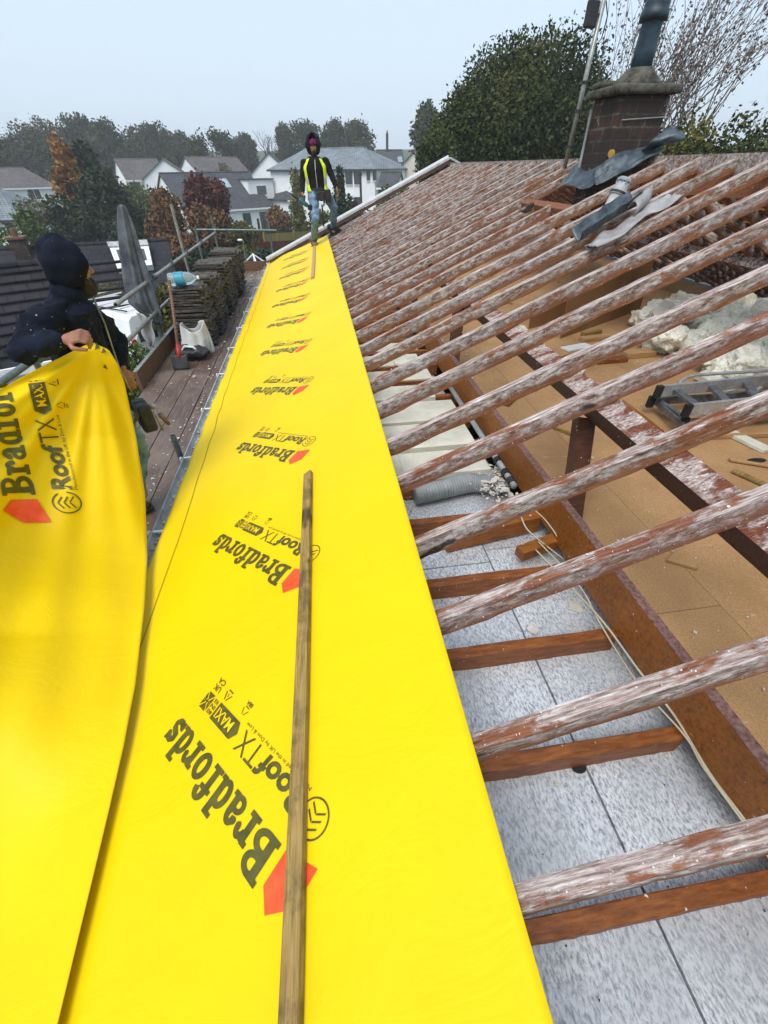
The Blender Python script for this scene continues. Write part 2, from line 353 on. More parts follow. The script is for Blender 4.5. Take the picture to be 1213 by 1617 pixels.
def cloth(name, a, b, scale=6, specks=None, fine=300, rough=.9):
    k = NT(name); v = k.vec((1,1,1)); n = k.noise(scale, v, 6, .65); w = k.noise(fine, v, 2)
    col = k.ramp(n, [(.35,a),(.68,b)])
    if specks: col = k.mix(k.ramp(k.noise(60, v, 1, .4), [(.765,0.0),(.785,1.0)]), col, specks)
    k.bump(k.math('ADD', k.math('MULTIPLY', w, .12), k.noise(11, v, 4, .6)), .5, .02); return k.out(col, rough, 0, .15)
M['navy'] = cloth('navy_fleece', (.0025,.004,.009), (.008,.013,.026), 5, (.30,.30,.30))
M['blackc'] = cloth('black_cotton', (.006,.006,.008), (.016,.015,.018), 5)
M['denim'] = cloth('faded_denim', (.07,.13,.20), (.22,.33,.42), 9)
M['denimd'] = cloth('worn_teal_denim', (.035,.085,.12), (.20,.29,.31), 6)
M['hivis'] = cloth('fluorescent_yellow_vest', (.62,.80,.03), (.74,.90,.06), 6)
M['reflect'] = mat('silver_reflective_band', (.42,.44,.42), (.56,.58,.56), 8, .35)
M['purple'] = cloth('purple_turban', (.10,.010,.05), (.18,.02,.09), 20)
M['leather'] = mat('brown_leather', (.10,.055,.025), (.22,.13,.07), 18, .6)
M['belt'] = mat('black_tool_belt', (.010,.010,.011), (.028,.026,.024), 18, .6)
M['teal'] = mat('teal_plastic', (.0,.09,.11), (.01,.14,.16), 8, .4)
M['net'] = cloth('grey_blue_canvas', (.045,.055,.065), (.14,.16,.175), 5, None, 120)
M['bag'] = cloth('white_woven_sack', (.45,.45,.42), (.62,.62,.60), 5, None, 200, .7)
M['ochre'] = mat('ochre_tag', (.30,.17,.01), (.40,.24,.02), 8, .6)
M['red'] = mat('red_paint', (.30,.015,.01), (.42,.03,.02), 8, .5)
M['wire'] = mat('cream_cable', (.40,.36,.26), (.52,.47,.34), 8, .5)
M['road'] = mat('wet_tarmac', (.045,.048,.05), (.075,.078,.08), 3, .5)
M['path'] = mat('pale_concrete_paving', (.22,.22,.20), (.33,.33,.30), 1.2, .8, bump=.2)
def ground():
    k = NT('grass_and_soil'); v = k.vec((1,1,1), False); n = k.noise(.12, v, 6, .65); g = k.noise(5, v, 5, .7)
    col = k.ramp(n, [(.3,(.022,.040,.014)),(.5,(.040,.072,.022)),(.7,(.075,.085,.034))]); col = k.mix(k.ramp(g,[(.4,0.0),(.75,.6)]), col, (.07,.085,.03))
    k.bump(g, .6, .1); return k.out(col, .95, 0, .1)
M['ground'] = ground()
M['bark'] = mat('grey_brown_bark', (.045,.036,.03), (.12,.10,.085), 9, .95, bump=.8, bscale=20, bdist=.02)
M['birch'] = mat('pale_brown_twigs', (.07,.05,.042), (.15,.115,.10), 9, .9)
def leaf(name, cols, scale=.9, rough=.65):
    k = NT(name); v = k.vec((1,1,1)); n = k.noise(scale, v, 3, .6); n2 = k.noise(11, v, 2, .7)
    f = k.math('ADD', k.math('MULTIPLY', n, .6), k.math('MULTIPLY', n2, .4))
    col = k.ramp(f, [(.36+.28*i/(len(cols)-1), c) for i, c in enumerate(cols)])
    return k.out(col, rough, 0, .2)
M['l_oak'] = leaf('holm_oak_leaves', [(.008,.017,.004),(.022,.037,.008),(.046,.058,.012),(.075,.072,.018)], .5)
M['l_dark'] = leaf('dark_evergreen_leaves', [(.008,.020,.012),(.020,.038,.018),(.035,.055,.022)])
M['l_far'] = leaf('autumn_woodland_leaves', [(.014,.024,.009),(.032,.044,.013),(.065,.060,.020)], .35)
M['l_far2'] = leaf('dull_green_woodland_leaves', [(.010,.026,.009),(.022,.044,.014),(.042,.062,.020)], .35)
M['l_orange'] = leaf('orange_autumn_leaves', [(.10,.055,.018),(.24,.115,.028),(.34,.17,.04)])
M['l_copper'] = leaf('purple_copper_leaves', [(.035,.010,.012),(.085,.022,.022),(.16,.05,.035)])
M['l_rust'] = leaf('rusty_brown_leaves', [(.05,.028,.014),(.13,.065,.028),(.22,.12,.05)])
M['l_green'] = leaf('fresh_green_leaves', [(.022,.045,.010),(.055,.095,.018),(.10,.14,.03)])
M['l_pale'] = leaf('pale_pinkish_leaves', [(.08,.06,.048),(.15,.115,.095),(.24,.19,.16)], 2)
M['l_olive'] = leaf('olive_yellow_leaves', [(.035,.045,.010),(.085,.088,.018),(.16,.135,.035)], .9)
M['fence'] = mat('grey_fence_boards', (.09,.085,.08), (.17,.165,.15), 3, .9, stretch=(6,6,.4))
M['fencey'] = mat('yellow_brown_fence_boards', (.16,.13,.04), (.27,.22,.08), 3, .9, stretch=(6,6,.4))
k = NT('clear_plastic'); k.b.inputs['Transmission Weight'].default_value = .75; k.b.inputs['IOR'].default_value = 1.2; M['clear'] = k.out((.72,.86,.92), .12, 0, .6)
M['blue'] = mat('blue_label', (.02,.20,.30), (.05,.32,.42), 12, .4)
M['ply'] = mat('dull_stone', (.2,.2,.2))
# ------------------------------------------------------------------ terrain and roads
def sst(a, b, x): t = min(1, max(0, (x-a)/(b-a))); return t*t*(3-2*t)
def hgt(x, y):
    base = -4.4
    left = sst(-4, -9, x)*1.1
    z = base - left - sst(12, 60, y)*(2.3-left*.6)
    z += sst(84, 105, y)*2.6 + sst(105, 150, y)*3.0 + sst(160, 420, y)*11
    z += sst(14, 40, x)*2.0*(1-sst(60,100,y))
    if y > 30: z += .5*noise.noise(Vector((x*.02, y*.02, 3)))
    return z
xs = np.concatenate([np.linspace(-420,-60,19), np.linspace(-54,54,46), np.linspace(60,420,19)])
ys = np.concatenate([np.linspace(-40,-6,8), np.linspace(-2,150,60), np.linspace(158,700,28)])
g = MB(); g.add([(x, y, hgt(x, y)) for y in ys for x in xs], [(j*len(xs)+i, j*len(xs)+i+1, (j+1)*len(xs)+i+1, (j+1)*len(xs)+i) for j in range(len(ys)-1) for i in range(len(xs)-1)])
tag(g.build('ground', M['ground'], smooth=True), kind='structure')
def strip(name, m, pts, w, dz):
    b = MB()
    def fn(i, j):
        t = j*(len(pts)-1); k_ = min(int(t), len(pts)-2); f = t-k_
        x = pts[k_][0]*(1-f)+pts[k_+1][0]*f; y = pts[k_][1]*(1-f)+pts[k_+1][1]*f
        dx, dy = pts[k_+1][0]-pts[k_][0], pts[k_+1][1]-pts[k_][1]; l = math.hypot(dx, dy)
        x += dy/l*(i-.5)*w; y -= dx/l*(i-.5)*w; return Vector((x, y, hgt(x, y)+dz))
    b.grid(fn, 6, 50); return tag(b.build(name, m, smooth=True), kind='structure')
strip('driveway', M['path'], [(-6.0,2),(-6.2,19)], 4.2, .03)
strip('road', M['road'], [(-60,47),(-20,49),(20,47),(60,52)], 5, .05)

# ------------------------------------------------------------------ the bungalow: roof frame, loft, walls, chimney
BUN = empty('bungalow', (0,0,-4.4), 'stripped bungalow roof of bare lime-stained rafters over an open loft', 'house')
inv = Vector((0,0,4.4))
def part(mb, name, m, parent=BUN, **k_):
    o = mb.build(name, m, parent, **k_)
    if parent is BUN: o.location = Vector(o.location) + inv
    return o
RX = 3.15; EX = -1.05; Y_END = 11.75; Y_BACK = -1.9; FX = 2*RX-EX
RW, RD = .045, .088
def rafter_mesh(seed, L, w=RW, d=RD, n=110):
    rn = random.Random(seed); b = MB(); vs = []
    prof = [(-.5,-1),(-.5,-.62),(-.5,-.3),(-.5,-.03),(-.46,0),(-.05,0),(.44,0),(.5,-.03),(.5,-.5),(.5,-1)]
    K = len(prof)
    for i in range(n+1):
        x = L*i/n
        for k_, (py, pz) in enumerate(prof):
            q = Vector((x*2.1, k_*.5, seed*9.7)); a = noise.noise(q)*.004 + noise.noise(Vector((x*17, k_*.9, seed)))*.0028
            yy = py*w + (a if py < 0 else a*.5); zz = pz*d + noise.noise(Vector((x*2.3, 7+k_*.15, seed)))*.004 + (noise.noise(Vector((x*11, k_, seed*3)))*.003)
            if k_ == 4: zz -= max(0, noise.noise(Vector((x*1.3, 3, seed*5))))*.012
            if k_ == 3: yy -= max(0, noise.noise(Vector((x*1.9, 8, seed*2))))*.006
            if k_ in (0, 9): zz += noise.noise(Vector((x*6, 5, seed)))*.006
            vs.append((x, yy, zz))
    fs = [(i*K+k_, i*K+(k_+1)%K, (i+1)*K+(k_+1)%K, (i+1)*K+k_) for i in range(n) for k_ in range(K)]
    fs += [tuple(range(K)), tuple(reversed([n*K+k_ for k_ in range(K)]))]
    b.add(vs, fs); o = b.build('rafter', M['rafter']); me = o.data; bpy.data.objects.remove(o); return me
SL = (RX-EX)/CP
rmesh = [rafter_mesh(s_, SL-.02) for s_ in (1,2,3,4)]
front_y = [-.62, -.26, .107, .414, .821, 1.195, 1.644, 2.001, 2.45, 2.845, 3.25, 3.60, 3.98, 4.40, 4.80]
while front_y[-1] < Y_END-.6: front_y.append(front_y[-1]+.40)
front_y = [Y_BACK+.3, Y_BACK+.7] + front_y
rot_up = Matrix.Rotation(-PITCH, 4, 'Y')
CHY0, CHY1 = 4.55, 5.30
for i, yf in enumerate(front_y):
    me = rmesh[i % 4]
    if i % 5 in (1, 3):
        me = me.copy(); me.materials[0] = M['rafter_grey'] if i % 2 else M['rafter_red']
    o = bpy.data.objects.new('rafter', me); C.objects.link(o); o.parent = BUN
    o.matrix_local = Matrix.Translation(Vector((EX, yf+RW/2, Z0+TP*EX)) + inv) @ rot_up
    if CHY0-.05 < yf < CHY1+.02:                          # trimmed short below the chimney
        o.scale = ((2.35-EX)/(RX-EX), 1, 1)
b = MB(); b.beam(roof((2.37)/CP, CHY0-.12, -.045), roof((2.37)/CP, CHY1+.25, -.045), .09, .05, NR)
part(b, 'trimmer', M['rafter'])
# far slope: rafters, sarking boards with missing ones
farmesh = rafter_mesh(9, SL-.02)
rot_dn = Matrix.Rotation(PI, 4, 'Z') @ rot_up
for i in range(33):
    yf = Y_BACK+.35+i*.41
    if yf > Y_END-.2: break
    o = bpy.data.objects.new('rafter', farmesh); C.objects.link(o); o.parent = BUN
    o.matrix_local = Matrix.Translation(Vector((FX, yf, Z0+TP*EX)) + inv) @ rot_dn
rn = random.Random(3)
def froof(s_, y, off=0): return Vector((FX-(s_*CP - off*SP), y, Z0+TP*EX+s_*SP+off*CP))
k_ = 0; s_ = SL-.10
while s_ > .1 and k_ < 26:
    y = Y_BACK+.1
    while y < Y_END-.1:
        y2 = min(Y_END-.08, y+rn.choice((2.4,3.1,3.7)))
        if rn.random() > .10:
            b = MB(); b.beam(froof(s_-.07, y, .012), froof(s_-.07, y2-.006, .012), .135, .018, (NR.x*-1,0,NR.z)); part(b, 'sarking_board', M['rafter_grey'])
        y = y2
    s_ -= .172; k_ += 1
# ridge board, purlins, ceiling joists, binder, struts
b = MB(); b.bb(RX-.012, RX+.016, Y_BACK+.1, Y_END-.1, -.20, .058)
rb = part(b, 'ridge_board', M['rafter_grey'])
def roofz(x): return Z0+TP*x
PX = 1.235
b = MB(); cpt = roof(PX/CP, 0, -RD-.055)
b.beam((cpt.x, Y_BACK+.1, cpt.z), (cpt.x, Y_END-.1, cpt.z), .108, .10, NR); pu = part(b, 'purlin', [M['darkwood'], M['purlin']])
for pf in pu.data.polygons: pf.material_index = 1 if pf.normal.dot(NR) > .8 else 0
b = MB(); b.beam((2*RX-cpt.x, Y_BACK+.1, cpt.z), (2*RX-cpt.x, Y_END-.1, cpt.z), .125, .10, (SP,0,CP)); part(b, 'purlin', M['purlin'])
JZ = -1.52; BX = 1.10
jm = rafter_mesh(21, 3.2, .046, .10, 60); jm.materials[0] = M['joist']; ji = 0
for yf in front_y:
    if yf > Y_END-.5: continue
    o = bpy.data.objects.new('ceiling_joist', jm); C.objects.link(o); o.parent = BUN
    dy = .05 if yf > .6 else (-.042 if yf < .2 else .045)
    o.location = Vector((-.42, yf+RW+dy-.012, JZ)) + inv; o.scale = ((BX+.42)/3.2, 1, 1); o.rotation_euler = (0, 0, R(rn.uniform(-.3,.3))); ji += 1
b = MB(); b.bb(BX, BX+.042, Y_BACK+.1, Y_END-.1, JZ+.001, -1.305); bi = part(b, 'binder', M['binder'])
b = MB(); b.bb(BX+.001, BX+.041, Y_BACK+.1, Y_END-.1, -1.3045, -1.301); part(b, 'binder_top_edge', M['bindertop'])
for y in (-.9, 1.68,  3.95, 5.9, 8.0, 10.0):
    b = MB(); b.beam((1.27, y+.10, -.99), (1.165, y-.22, -1.49), .10, .05, (0,1,0)); part(b, 'strut', M['darkwood'])
b = MB(); b.bb(-.95, -.83, Y_BACK+.1, Y_END-.1, -1.90, -1.80); part(b, 'wall_plate', M['joist'])
# foil-backed ceiling boards
TZ = -1.622; TX = .765
yb = [Y_BACK+.1, -.55, .42, 1.62, 1.86]; cols = [(-.62, TX-.55), (TX-.545, TX-.004), (TX+.004, 1.30)]
for ci, (x0, x1) in enumerate(cols):
    ys_ = [Y_BACK+.1, -.28, 1.46, 1.62, 1.80] if ci == 1 else [Y_BACK+.1, .1, 1.55, 1.80]
    for y0, y1 in zip(ys_[:-1], ys_[1:]):
        b = MB(); b.bb(x0, x1, y0+.003, y1-.003, TZ-.02, TZ+rn.uniform(0,.003)); part(b, 'ceiling_board', M['foil'])
b = MB(); b.bb(-.60, 1.08, 1.80, Y_END-.1, TZ-.03, TZ-.012); part(b, 'ceiling_board', M['foil'])
# loft floor: chipboard sheets right of the binder
FZ = JZ+.018
xl = BX+.045
edges = [xl, 1.62, 2.18, 2.80, 3.42, 4.04, 4.66, 5.28, 6.0]
for i, (x0, x1) in enumerate(zip(edges[:-1], edges[1:])):
    y = Y_BACK+.1 - (i % 2)*0 ; nxt = [.95, 3.35, 5.75, 8.15, 10.55, Y_END-.1] if i % 2 == 0 else [-.3, 2.1, 4.5, 6.9, 9.3, Y_END-.1]
    for y1 in nxt:
        b = MB(); b.bb(x0+.0015, x1-.0015, y+.0015, y1-.0015, FZ-.018, FZ+rn.uniform(-.001,.001)); part(b, 'floor_board', M['chip']); y = y1
# cream foam boards between joists further along the eave
for x0, x1, y0, y1 in ((-.3,.43,2.10,2.42),(-.3,1.0,2.47,2.82),(.43,.99,2.14,2.42),(-.3,1.02,2.87,3.22),(-.3,.9,3.27,3.55),(-.3,.97,3.67,3.92),(-.3,.95,4.05,4.35),(-.3,.95,4.5,4.75)):
    b = MB(); b.bb(x0, x1, y0+.01, y1, JZ-.085, JZ+.012-rn.random()*.01)
    tag(b.build('foam_board', M['foam']), 'cream rigid foam board laid between ceiling joists beside the yellow membrane', 'insulation board', 'cream foam boards between the joists')
# walls
def gable(y0, y1):
    b = MB(); zt = roofz(EX+.15)-.10
    poly = [(EX+.10,y0,-4.7),(FX-.10,y0,-4.7),(FX-.10,y0,zt-.02),(RX,y0,roofz(RX)-.12),(EX+.10,y0,zt-.02)]
    b.prism(poly, (0,y1-y0,0)); return b
part(gable(Y_END-.30, Y_END-.08), 'gable_wall', M['render'])
part(gable(Y_BACK-.12, Y_BACK+.10), 'gable_wall', M['render'])
b = MB(); b.bb(EX+.10, EX+.32, Y_BACK+.1, Y_END-.3, -4.7, -1.705); part(b, 'side_wall', M['render'])
b = MB(); b.bb(FX-.32, FX-.10, Y_BACK+.1, Y_END-.3, -4.7, -1.705); part(b, 'side_wall', M['render'])
b = MB(); b.bb(EX-.045, EX-.02, Y_BACK-.1, Y_END+.05, -1.93, -1.775); part(b, 'fascia', M['white'])
# gutter: half round with debris, brackets
b = MB(); gx, gz = EX-.105, -1.805; nseg = 10
def gut(i, j, r): a = PI + PI*i; return Vector((gx+r*math.cos(a), Y_BACK-.1+(Y_END+.15-Y_BACK)*j, gz+r*math.sin(a)))
b.grid(lambda i, j: gut(i, j, .046), nseg, 60); b.grid(lambda i, j: gut(1-i, j, .042), nseg, 60)
b.tube([(gx-.046, Y_BACK-.1, gz+.003), (gx-.046, Y_END+.05, gz+.003)], .006, 8); b.tube([(gx+.046, Y_BACK-.1, gz+.003), (gx+.046, Y_END+.05, gz+.003)], .006, 8)
gt = part(b, 'gutter', M['leadw'], smooth=True, fixn=False)
for y in np.arange(.4, Y_END, .9):
    b = MB(); b.box((gx, y, gz+.004), (.105, .018, .005)); b.box((gx-.07, y, gz-.01), (.012, .03, .03)); part(b, 'gutter_bracket', M['white'], gt) 
for o in gt.children: o.location = (0,0,0)
# verge trim along the far gable
b = MB()
for dy, off, w_, h_ in ((0.0, .105, .16, .035),):
    b.beam(roof(EX/CP-.05, Y_END+.02, off-.02), roof(RX/CP+.03, Y_END+.02, off-.02), w_, h_, NR)
vt = part(b, 'verge_capping', M['leadw'])
b = MB(); b.beam(roof(EX/CP-.06, Y_END+.115, .10), roof(RX/CP+.04, Y_END+.115, .10), .025, .075, NR); part(b, 'verge_edge', M['white'], vt).location = (0,0,0)
b = MB(); b.beam(roof(EX/CP, Y_END-.03, .03), roof(RX/CP, Y_END-.03, .03), .05, .055, NR); part(b, 'verge_batten', M['darkwood'])
b = MB(); b.beam(roof(EX/CP+.02, Y_END+.27, .03), roof(1.1, Y_END+.27, .03), .26, .03, NR); part(b, 'verge_tile_strip', M['tile_slate'])
# far-side closing verge
b = MB(); b.beam(froof(-.05, Y_END+.02, .085), froof(SL+.03, Y_END+.02, .085), .16, .035, (SP,0,CP)); part(b, 'verge_capping', M['leadw'])
# chimney
cx0, cx1, cy0, cy1 = 2.71, 3.16, 4.66, 5.10
b = MB(); b.bb(cx0, cx1, cy0, cy1, -.34, .46)
ch = part(b, 'chimney', M['brick']); bevel(ch, .012)
def cpart(mb, name, m, **k_): o = mb.build(name, m, ch, **k_); return o
b = MB(); b.bb(cx0-.07, cx1+.06, cy0-.06, cy1+.07, .462, .525)
o = cpart(b, 'cap_slab', M['moss']); bevel(o, .025, 3)
b = MB(); b.lathe([(.21,0),(.19,.03),(.15,.07),(.10,.12)], (2.945,4.88,.523), 18); cpart(b, 'flaunching', M['moss'], smooth=True)
b = MB(); b.bb(cx0-.04, cx0+.16, cy1-.16, cy1+.05, .527, .575); o = cpart(b, 'broken_slab', M['moss']); bevel(o, .02)
b = MB(); b.lathe([(.086,0),(.082,.15),(.079,.30),(.082,.31),(.106,.312),(.110,.34),(.106,.365),(.092,.38),(.096,.40),(.090,.425),(.084,.44),(.088,.46),(.084,.5),(.078,.51),(.075,.62)], (2.945,4.88,.60), 28)
cpart(b, 'chimney_pot', M['pot'], smooth=True)
# lead flashing: apron folded around the stack, torn upwards at the right
def sheet(name, fn, m, parent, nu=30, nv=14, th=.004, **kw):
    b = MB(); b.grid(fn, nu, nv); o = b.build(name, m, parent, smooth=True, fixn=False)
    s_ = o.modifiers.new('thickness', 'SOLIDIFY'); s_.thickness = th; s_.offset = 0; return o
def apr(i, j):                                            # front apron lying over the rafters below the stack
    y = cy0-.07 + i*(cy1-cy0+.22); x = cx0+.01 - j*.15
    z = roofz(x)+.03 + (1-j)**2*.10 + .010*math.sin(i*9+j*3) + .03*noise.noise(Vector((x*5,y*5,1)))
    return Vector((x, y, z))
sheet('lead_flashing', apr, M['lead'], ch)
def sid(i, j):                                            # the side facing the camera: stepped cover up the slope
    x = cx0-.10 + i*.58; y = cy0 - .010 - (j**1.5)*.10 - .008*math.sin(i*6)
    z = roofz(x)+.03 + (1-j)*(.11+.04*math.sin(i*5)) + .02*noise.noise(Vector((x*6,j*4,2)))
    return Vector((x, y, z))
sheet('lead_flashing', sid, M['lead'], ch)
def torn(i, j):
    x = cx1-.14 + i*.26; z = roofz(min(x,RX))+.06 + .09*j + i*.05 + .05*noise.noise(Vector((x*7,j*3,5))); y = cy0-.05-.10*i+.06*math.sin(j*5+i*4)
    return Vector((x, y, z))
sheet('lead_flashing', torn, M['lead'], ch, 16, 8)
b = MB(); b.lathe([(.032,0),(.032,.010),(.015,.012)], (cx0+.03,cy0-.008,.075), 16, (0,-1,0)); cpart(b, 'round_tag', M['ochre'])
b = MB(); b.tube([(cx0-.015, cy1-.0, .40),(cx0-.02, cy1-.02, -.02)], .012, 8); cpart(b, 'conduit', M['grey']); b = MB(); b.tube([(cx0+.05, cy0-.012, .30),(cx1, cy0-.012, .32)], .004, 6); cpart(b, 'cable', M['grey'])
# mast beside the chimney
mt = empty('aerial_mast', (2.72, 5.5, -.1), 'thin grey aerial pole strapped beside the brick chimney with a black box near its top', 'aerial mast')
A_, B_ = Vector((2.72,5.45,-.03)), Vector((2.80,5.50,1.32))
def loc(o, par): o.location = Vector(o.location)-Vector(par.location); return o
b = MB(); b.tube([A_, B_], .021, 10); loc(b.build('pole', M['galv'], mt, smooth=True), mt)
p_ = A_.lerp(B_, .80)
b = MB(); b.box(p_+Vector((-.10,-.03,0)), (.12,.05,.17), .3); o = loc(b.build('antenna_box', M['black'], mt), mt); bevel(o, .012)
b = MB(); b.beam(p_, p_+Vector((-.1,-.03,.0)), .02, .02); b.tube([p_+Vector((.02,0,.10)), p_+Vector((.07,0,.0)), p_+Vector((.06,0,-.14)), p_+Vector((0,0,-.20)), A_.lerp(B_,.3)+Vector((.03,0,0))], .005, 6); loc(b.build('aerial_cable', M['black'], mt), mt)
for f_ in (.12,.32,.47,.93):
    q = A_.lerp(B_, f_); b = MB(); b.tube([q, q+(B_-A_)*.018], .027, 10); loc(b.build('clamp', M['black'], mt), mt)
b = MB(); q = A_.lerp(B_, .40); b.beam(q, q+Vector((.25,-.05,0)), .02,.02); loc(b.build('bracket', M['galvd'], mt), mt)

# crumpled lead saddle and vent pipe on the rafters
def lead1(i, j):
    s_ = 1.95+ i*.50; y = 3.38+ .14*i - .10 + j*.17; c_ = math.sin(j*PI)
    return roof(s_/CP*.985, y + .05*i, .055 + .085*(1-c_)*.9 + .02*noise.noise(Vector((i*6,j*6,3))))
ls = empty('lead_saddle', roof(2.2,3.4,.02), 'crumpled dark lead valley lying across rafters below the chimney', 'lead flashing')
o = sheet('folded_lead', lead1, M['lead'], ls, 26, 12, .006); loc(o, ls)
def lead2(i, j):
    s_ = 1.93 + i*.66; y = 3.30 + .20*i - j*.17
    return roof(s_/CP, y, .028 + .012*math.sin(i*11+j*2)*(.4+j) + .022*noise.noise(Vector((i*7,j*5,9))))
o = sheet('lead_skirt', lead2, M['zinc'], ls, 34, 10, .005); loc(o, ls)
def lead3(i, j):
    a = i*4.6; r = .040+.014*i
    return roof(2.50+j*.18, 3.40, .075) + Vector((.0, r*math.cos(a)*1.2, r*math.sin(a))) + Vector((0, j*.12, 0))
o = sheet('lead_curl', lead3, M['zinc'], ls, 24, 6, .005); loc(o, ls)
vp = empty('vent_pipe', roof(2.55, 3.85, 0), 'grey plastic vent pipe end with a slotted cap poking up behind the crumpled lead', 'pipe')
b = MB(); o_ = roof(2.5,3.72,.02); b.lathe([(.052,0),(.052,.12),(.062,.125),(.062,.16),(.05,.165),(.05,.2)], o_, 20, (.35,.1,.9)); loc(b.build('pipe', M['leadw'], vp, smooth=False), vp)
b = MB(); ax = Vector((.35,.1,.9)).normalized(); b.lathe([(.050,.205),(.056,.21),(.056,.222),(.040,.235)], o_, 20, ax)
for q in range(10):
    a = q*PI/5; e1 = ax.orthogonal().normalized(); e2 = ax.cross(e1); b.box(o_+ax*.20+(e1*math.cos(a)+e2*math.sin(a))*.047, (.012,.012,.02))
loc(b.build('cap', M['grey'], vp), vp)
b = MB(); b.pipe(o_+ax*.13, o_+ax*.145, .066, .05); loc(b.build('collar', M['black'], vp), vp)
# ------------------------------------------------------------------ the yellow membrane and its print
SE0 = EX/CP - .075
def wav(s_, y):
    t = sst(-.75, -1.15, s_)
    return .006*noise.noise(Vector((s_*2.2, y*1.1, 4))) + .0035*noise.noise(Vector((s_*7, y*3.2, 1))) + t*.0045*math.sin(y*11+2*math.sin(y*1.7)) - t*.012 - .008*math.exp(-((y-2.5)/.28)**2)*sst(-.85,-1.1,s_) - t*.018*max(0, noise.noise(Vector((1, y*1.3, 7))))
def mem(s_, y, off=0.0): return roof(s_, y, .022 + wav(s_, y) + off)
def s_right(y): return .318 + .0035*y
def yend(f): return 11.98*(1-f) + 10.95*f
def msurf(i, j):
    y = -1.0 + j*(yend(i)+1.0); s_ = SE0 + i*(s_right(y)-SE0); return mem(s_, y)
MEM = empty('roofing_membrane', (0,0,Z0), 'long yellow roofing membrane with black printing laid along the eave', 'roofing membrane')
b = MB(); b.grid(msurf, 60, 420); o = loc(b.build('sheet', M['yellow'], MEM, smooth=True), MEM)
q = o.modifiers.new('thickness', 'SOLIDIFY'); q.thickness = .0015; q.offset = -1
# stitched line near the eave
b = MB(); y = -.5
while y < 11.6:
    s0 = -1.04 - .0075*y + .012*math.sin(y*.9) + (.03 if 2.2 < y < 2.7 else 0)*0
    b.add([mem(s0-.0028,y,.004), mem(s0+.0028,y,.004), mem(s0+.0028,y+.014,.004), mem(s0-.0028,y+.014,.004)], [(0,1,2,3)]); y += .019
loc(b.build('stitching', M['stitch'], MEM), MEM)

# heavy slab letters drawn as distance fields, cut out by marching squares
def box_(X, Y, x0, x1, y0, y1): return np.maximum(np.abs(X-(x0+x1)/2)-(x1-x0)/2, np.abs(Y-(y0+y1)/2)-(y1-y0)/2)
def ell(X, Y, cx, cy, a, b_): return (np.sqrt(((X-cx)/a)**2+((Y-cy)/b_)**2)-1)*min(a,b_)
def ring(X, Y, cx, cy, a, b_, ia, ib): return np.maximum(ell(X,Y,cx,cy,a,b_), -ell(X,Y,cx,cy,ia,ib))
def seg_(X, Y, p, q, r):
    dx, dy = q[0]-p[0], q[1]-p[1]; t = np.clip(((X-p[0])*dx+(Y-p[1])*dy)/(dx*dx+dy*dy), 0, 1)
    return np.hypot(X-p[0]-t*dx, Y-p[1]-t*dy)-r
def glyph(ch, X, Y):
    U = lambda *a: np.minimum.reduce(a)
    if ch == 'B': return np.maximum(U(box_(X,Y,.10,.36,0,1), box_(X,Y,0,.45,0,.14), box_(X,Y,0,.45,.86,1), np.maximum(ring(X,Y,.42,.745,.37,.255,.17,.115), .30-X), np.maximum(ring(X,Y,.42,.27,.43,.27,.21,.125), .30-X), box_(X,Y,.3,.44,.43,.58), box_(X,Y,.3,.44,.86,1), box_(X,Y,.3,.44,0,.14)), -U(box_(X,Y,.36,.42,.63,.86), box_(X,Y,.36,.42,.145,.395)))
    if ch == 'r': return U(box_(X,Y,.10,.33,0,.70), box_(X,Y,0,.45,0,.13), box_(X,Y,0,.25,.59,.72), np.maximum(ring(X,Y,.46,.46,.22,.27,.08,.11), .46-Y), ell(X,Y,.57,.52,.10,.12))
    if ch == 'a': return U(ring(X,Y,.27,.21,.27,.22,.10,.09), box_(X,Y,.33,.56,.02,.48), np.maximum(ring(X,Y,.31,.46,.25,.27,.04,.13), .46-Y), ell(X,Y,.13,.53,.10,.09), box_(X,Y,.4,.66,0,.13))
    if ch == 'd': return U(ring(X,Y,.30,.36,.30,.37,.09,.21), box_(X,Y,.37,.60,.02,1), box_(X,Y,.22,.5,.88,1), box_(X,Y,.45,.70,0,.13))
    if ch == 'f': return U(box_(X,Y,.12,.35,0,.78), box_(X,Y,0,.48,0,.13), box_(X,Y,0,.52,.58,.71), np.maximum(ring(X,Y,.40,.74,.28,.27,.05,.13), .74-Y), ell(X,Y,.54,.80,.09,.09))
    if ch == 'o': return ring(X,Y,.33,.36,.33,.37,.11,.21)
    if ch == 's':
        P_ = [(.46,.53),(.38,.62),(.24,.64),(.13,.56),(.15,.44),(.30,.37),(.43,.30),(.47,.19),(.38,.09),(.22,.08),(.10,.17)]
        d = np.minimum.reduce([seg_(X,Y,p,q,.095) for p, q in zip(P_[:-1],P_[1:])]); return U(d, box_(X,Y,.44,.55,.46,.73), box_(X,Y,0,.11,0,.27))
WID = dict(B=.90, r=.69, a=.70, d=.73, f=.60, o=.70, s=.58)
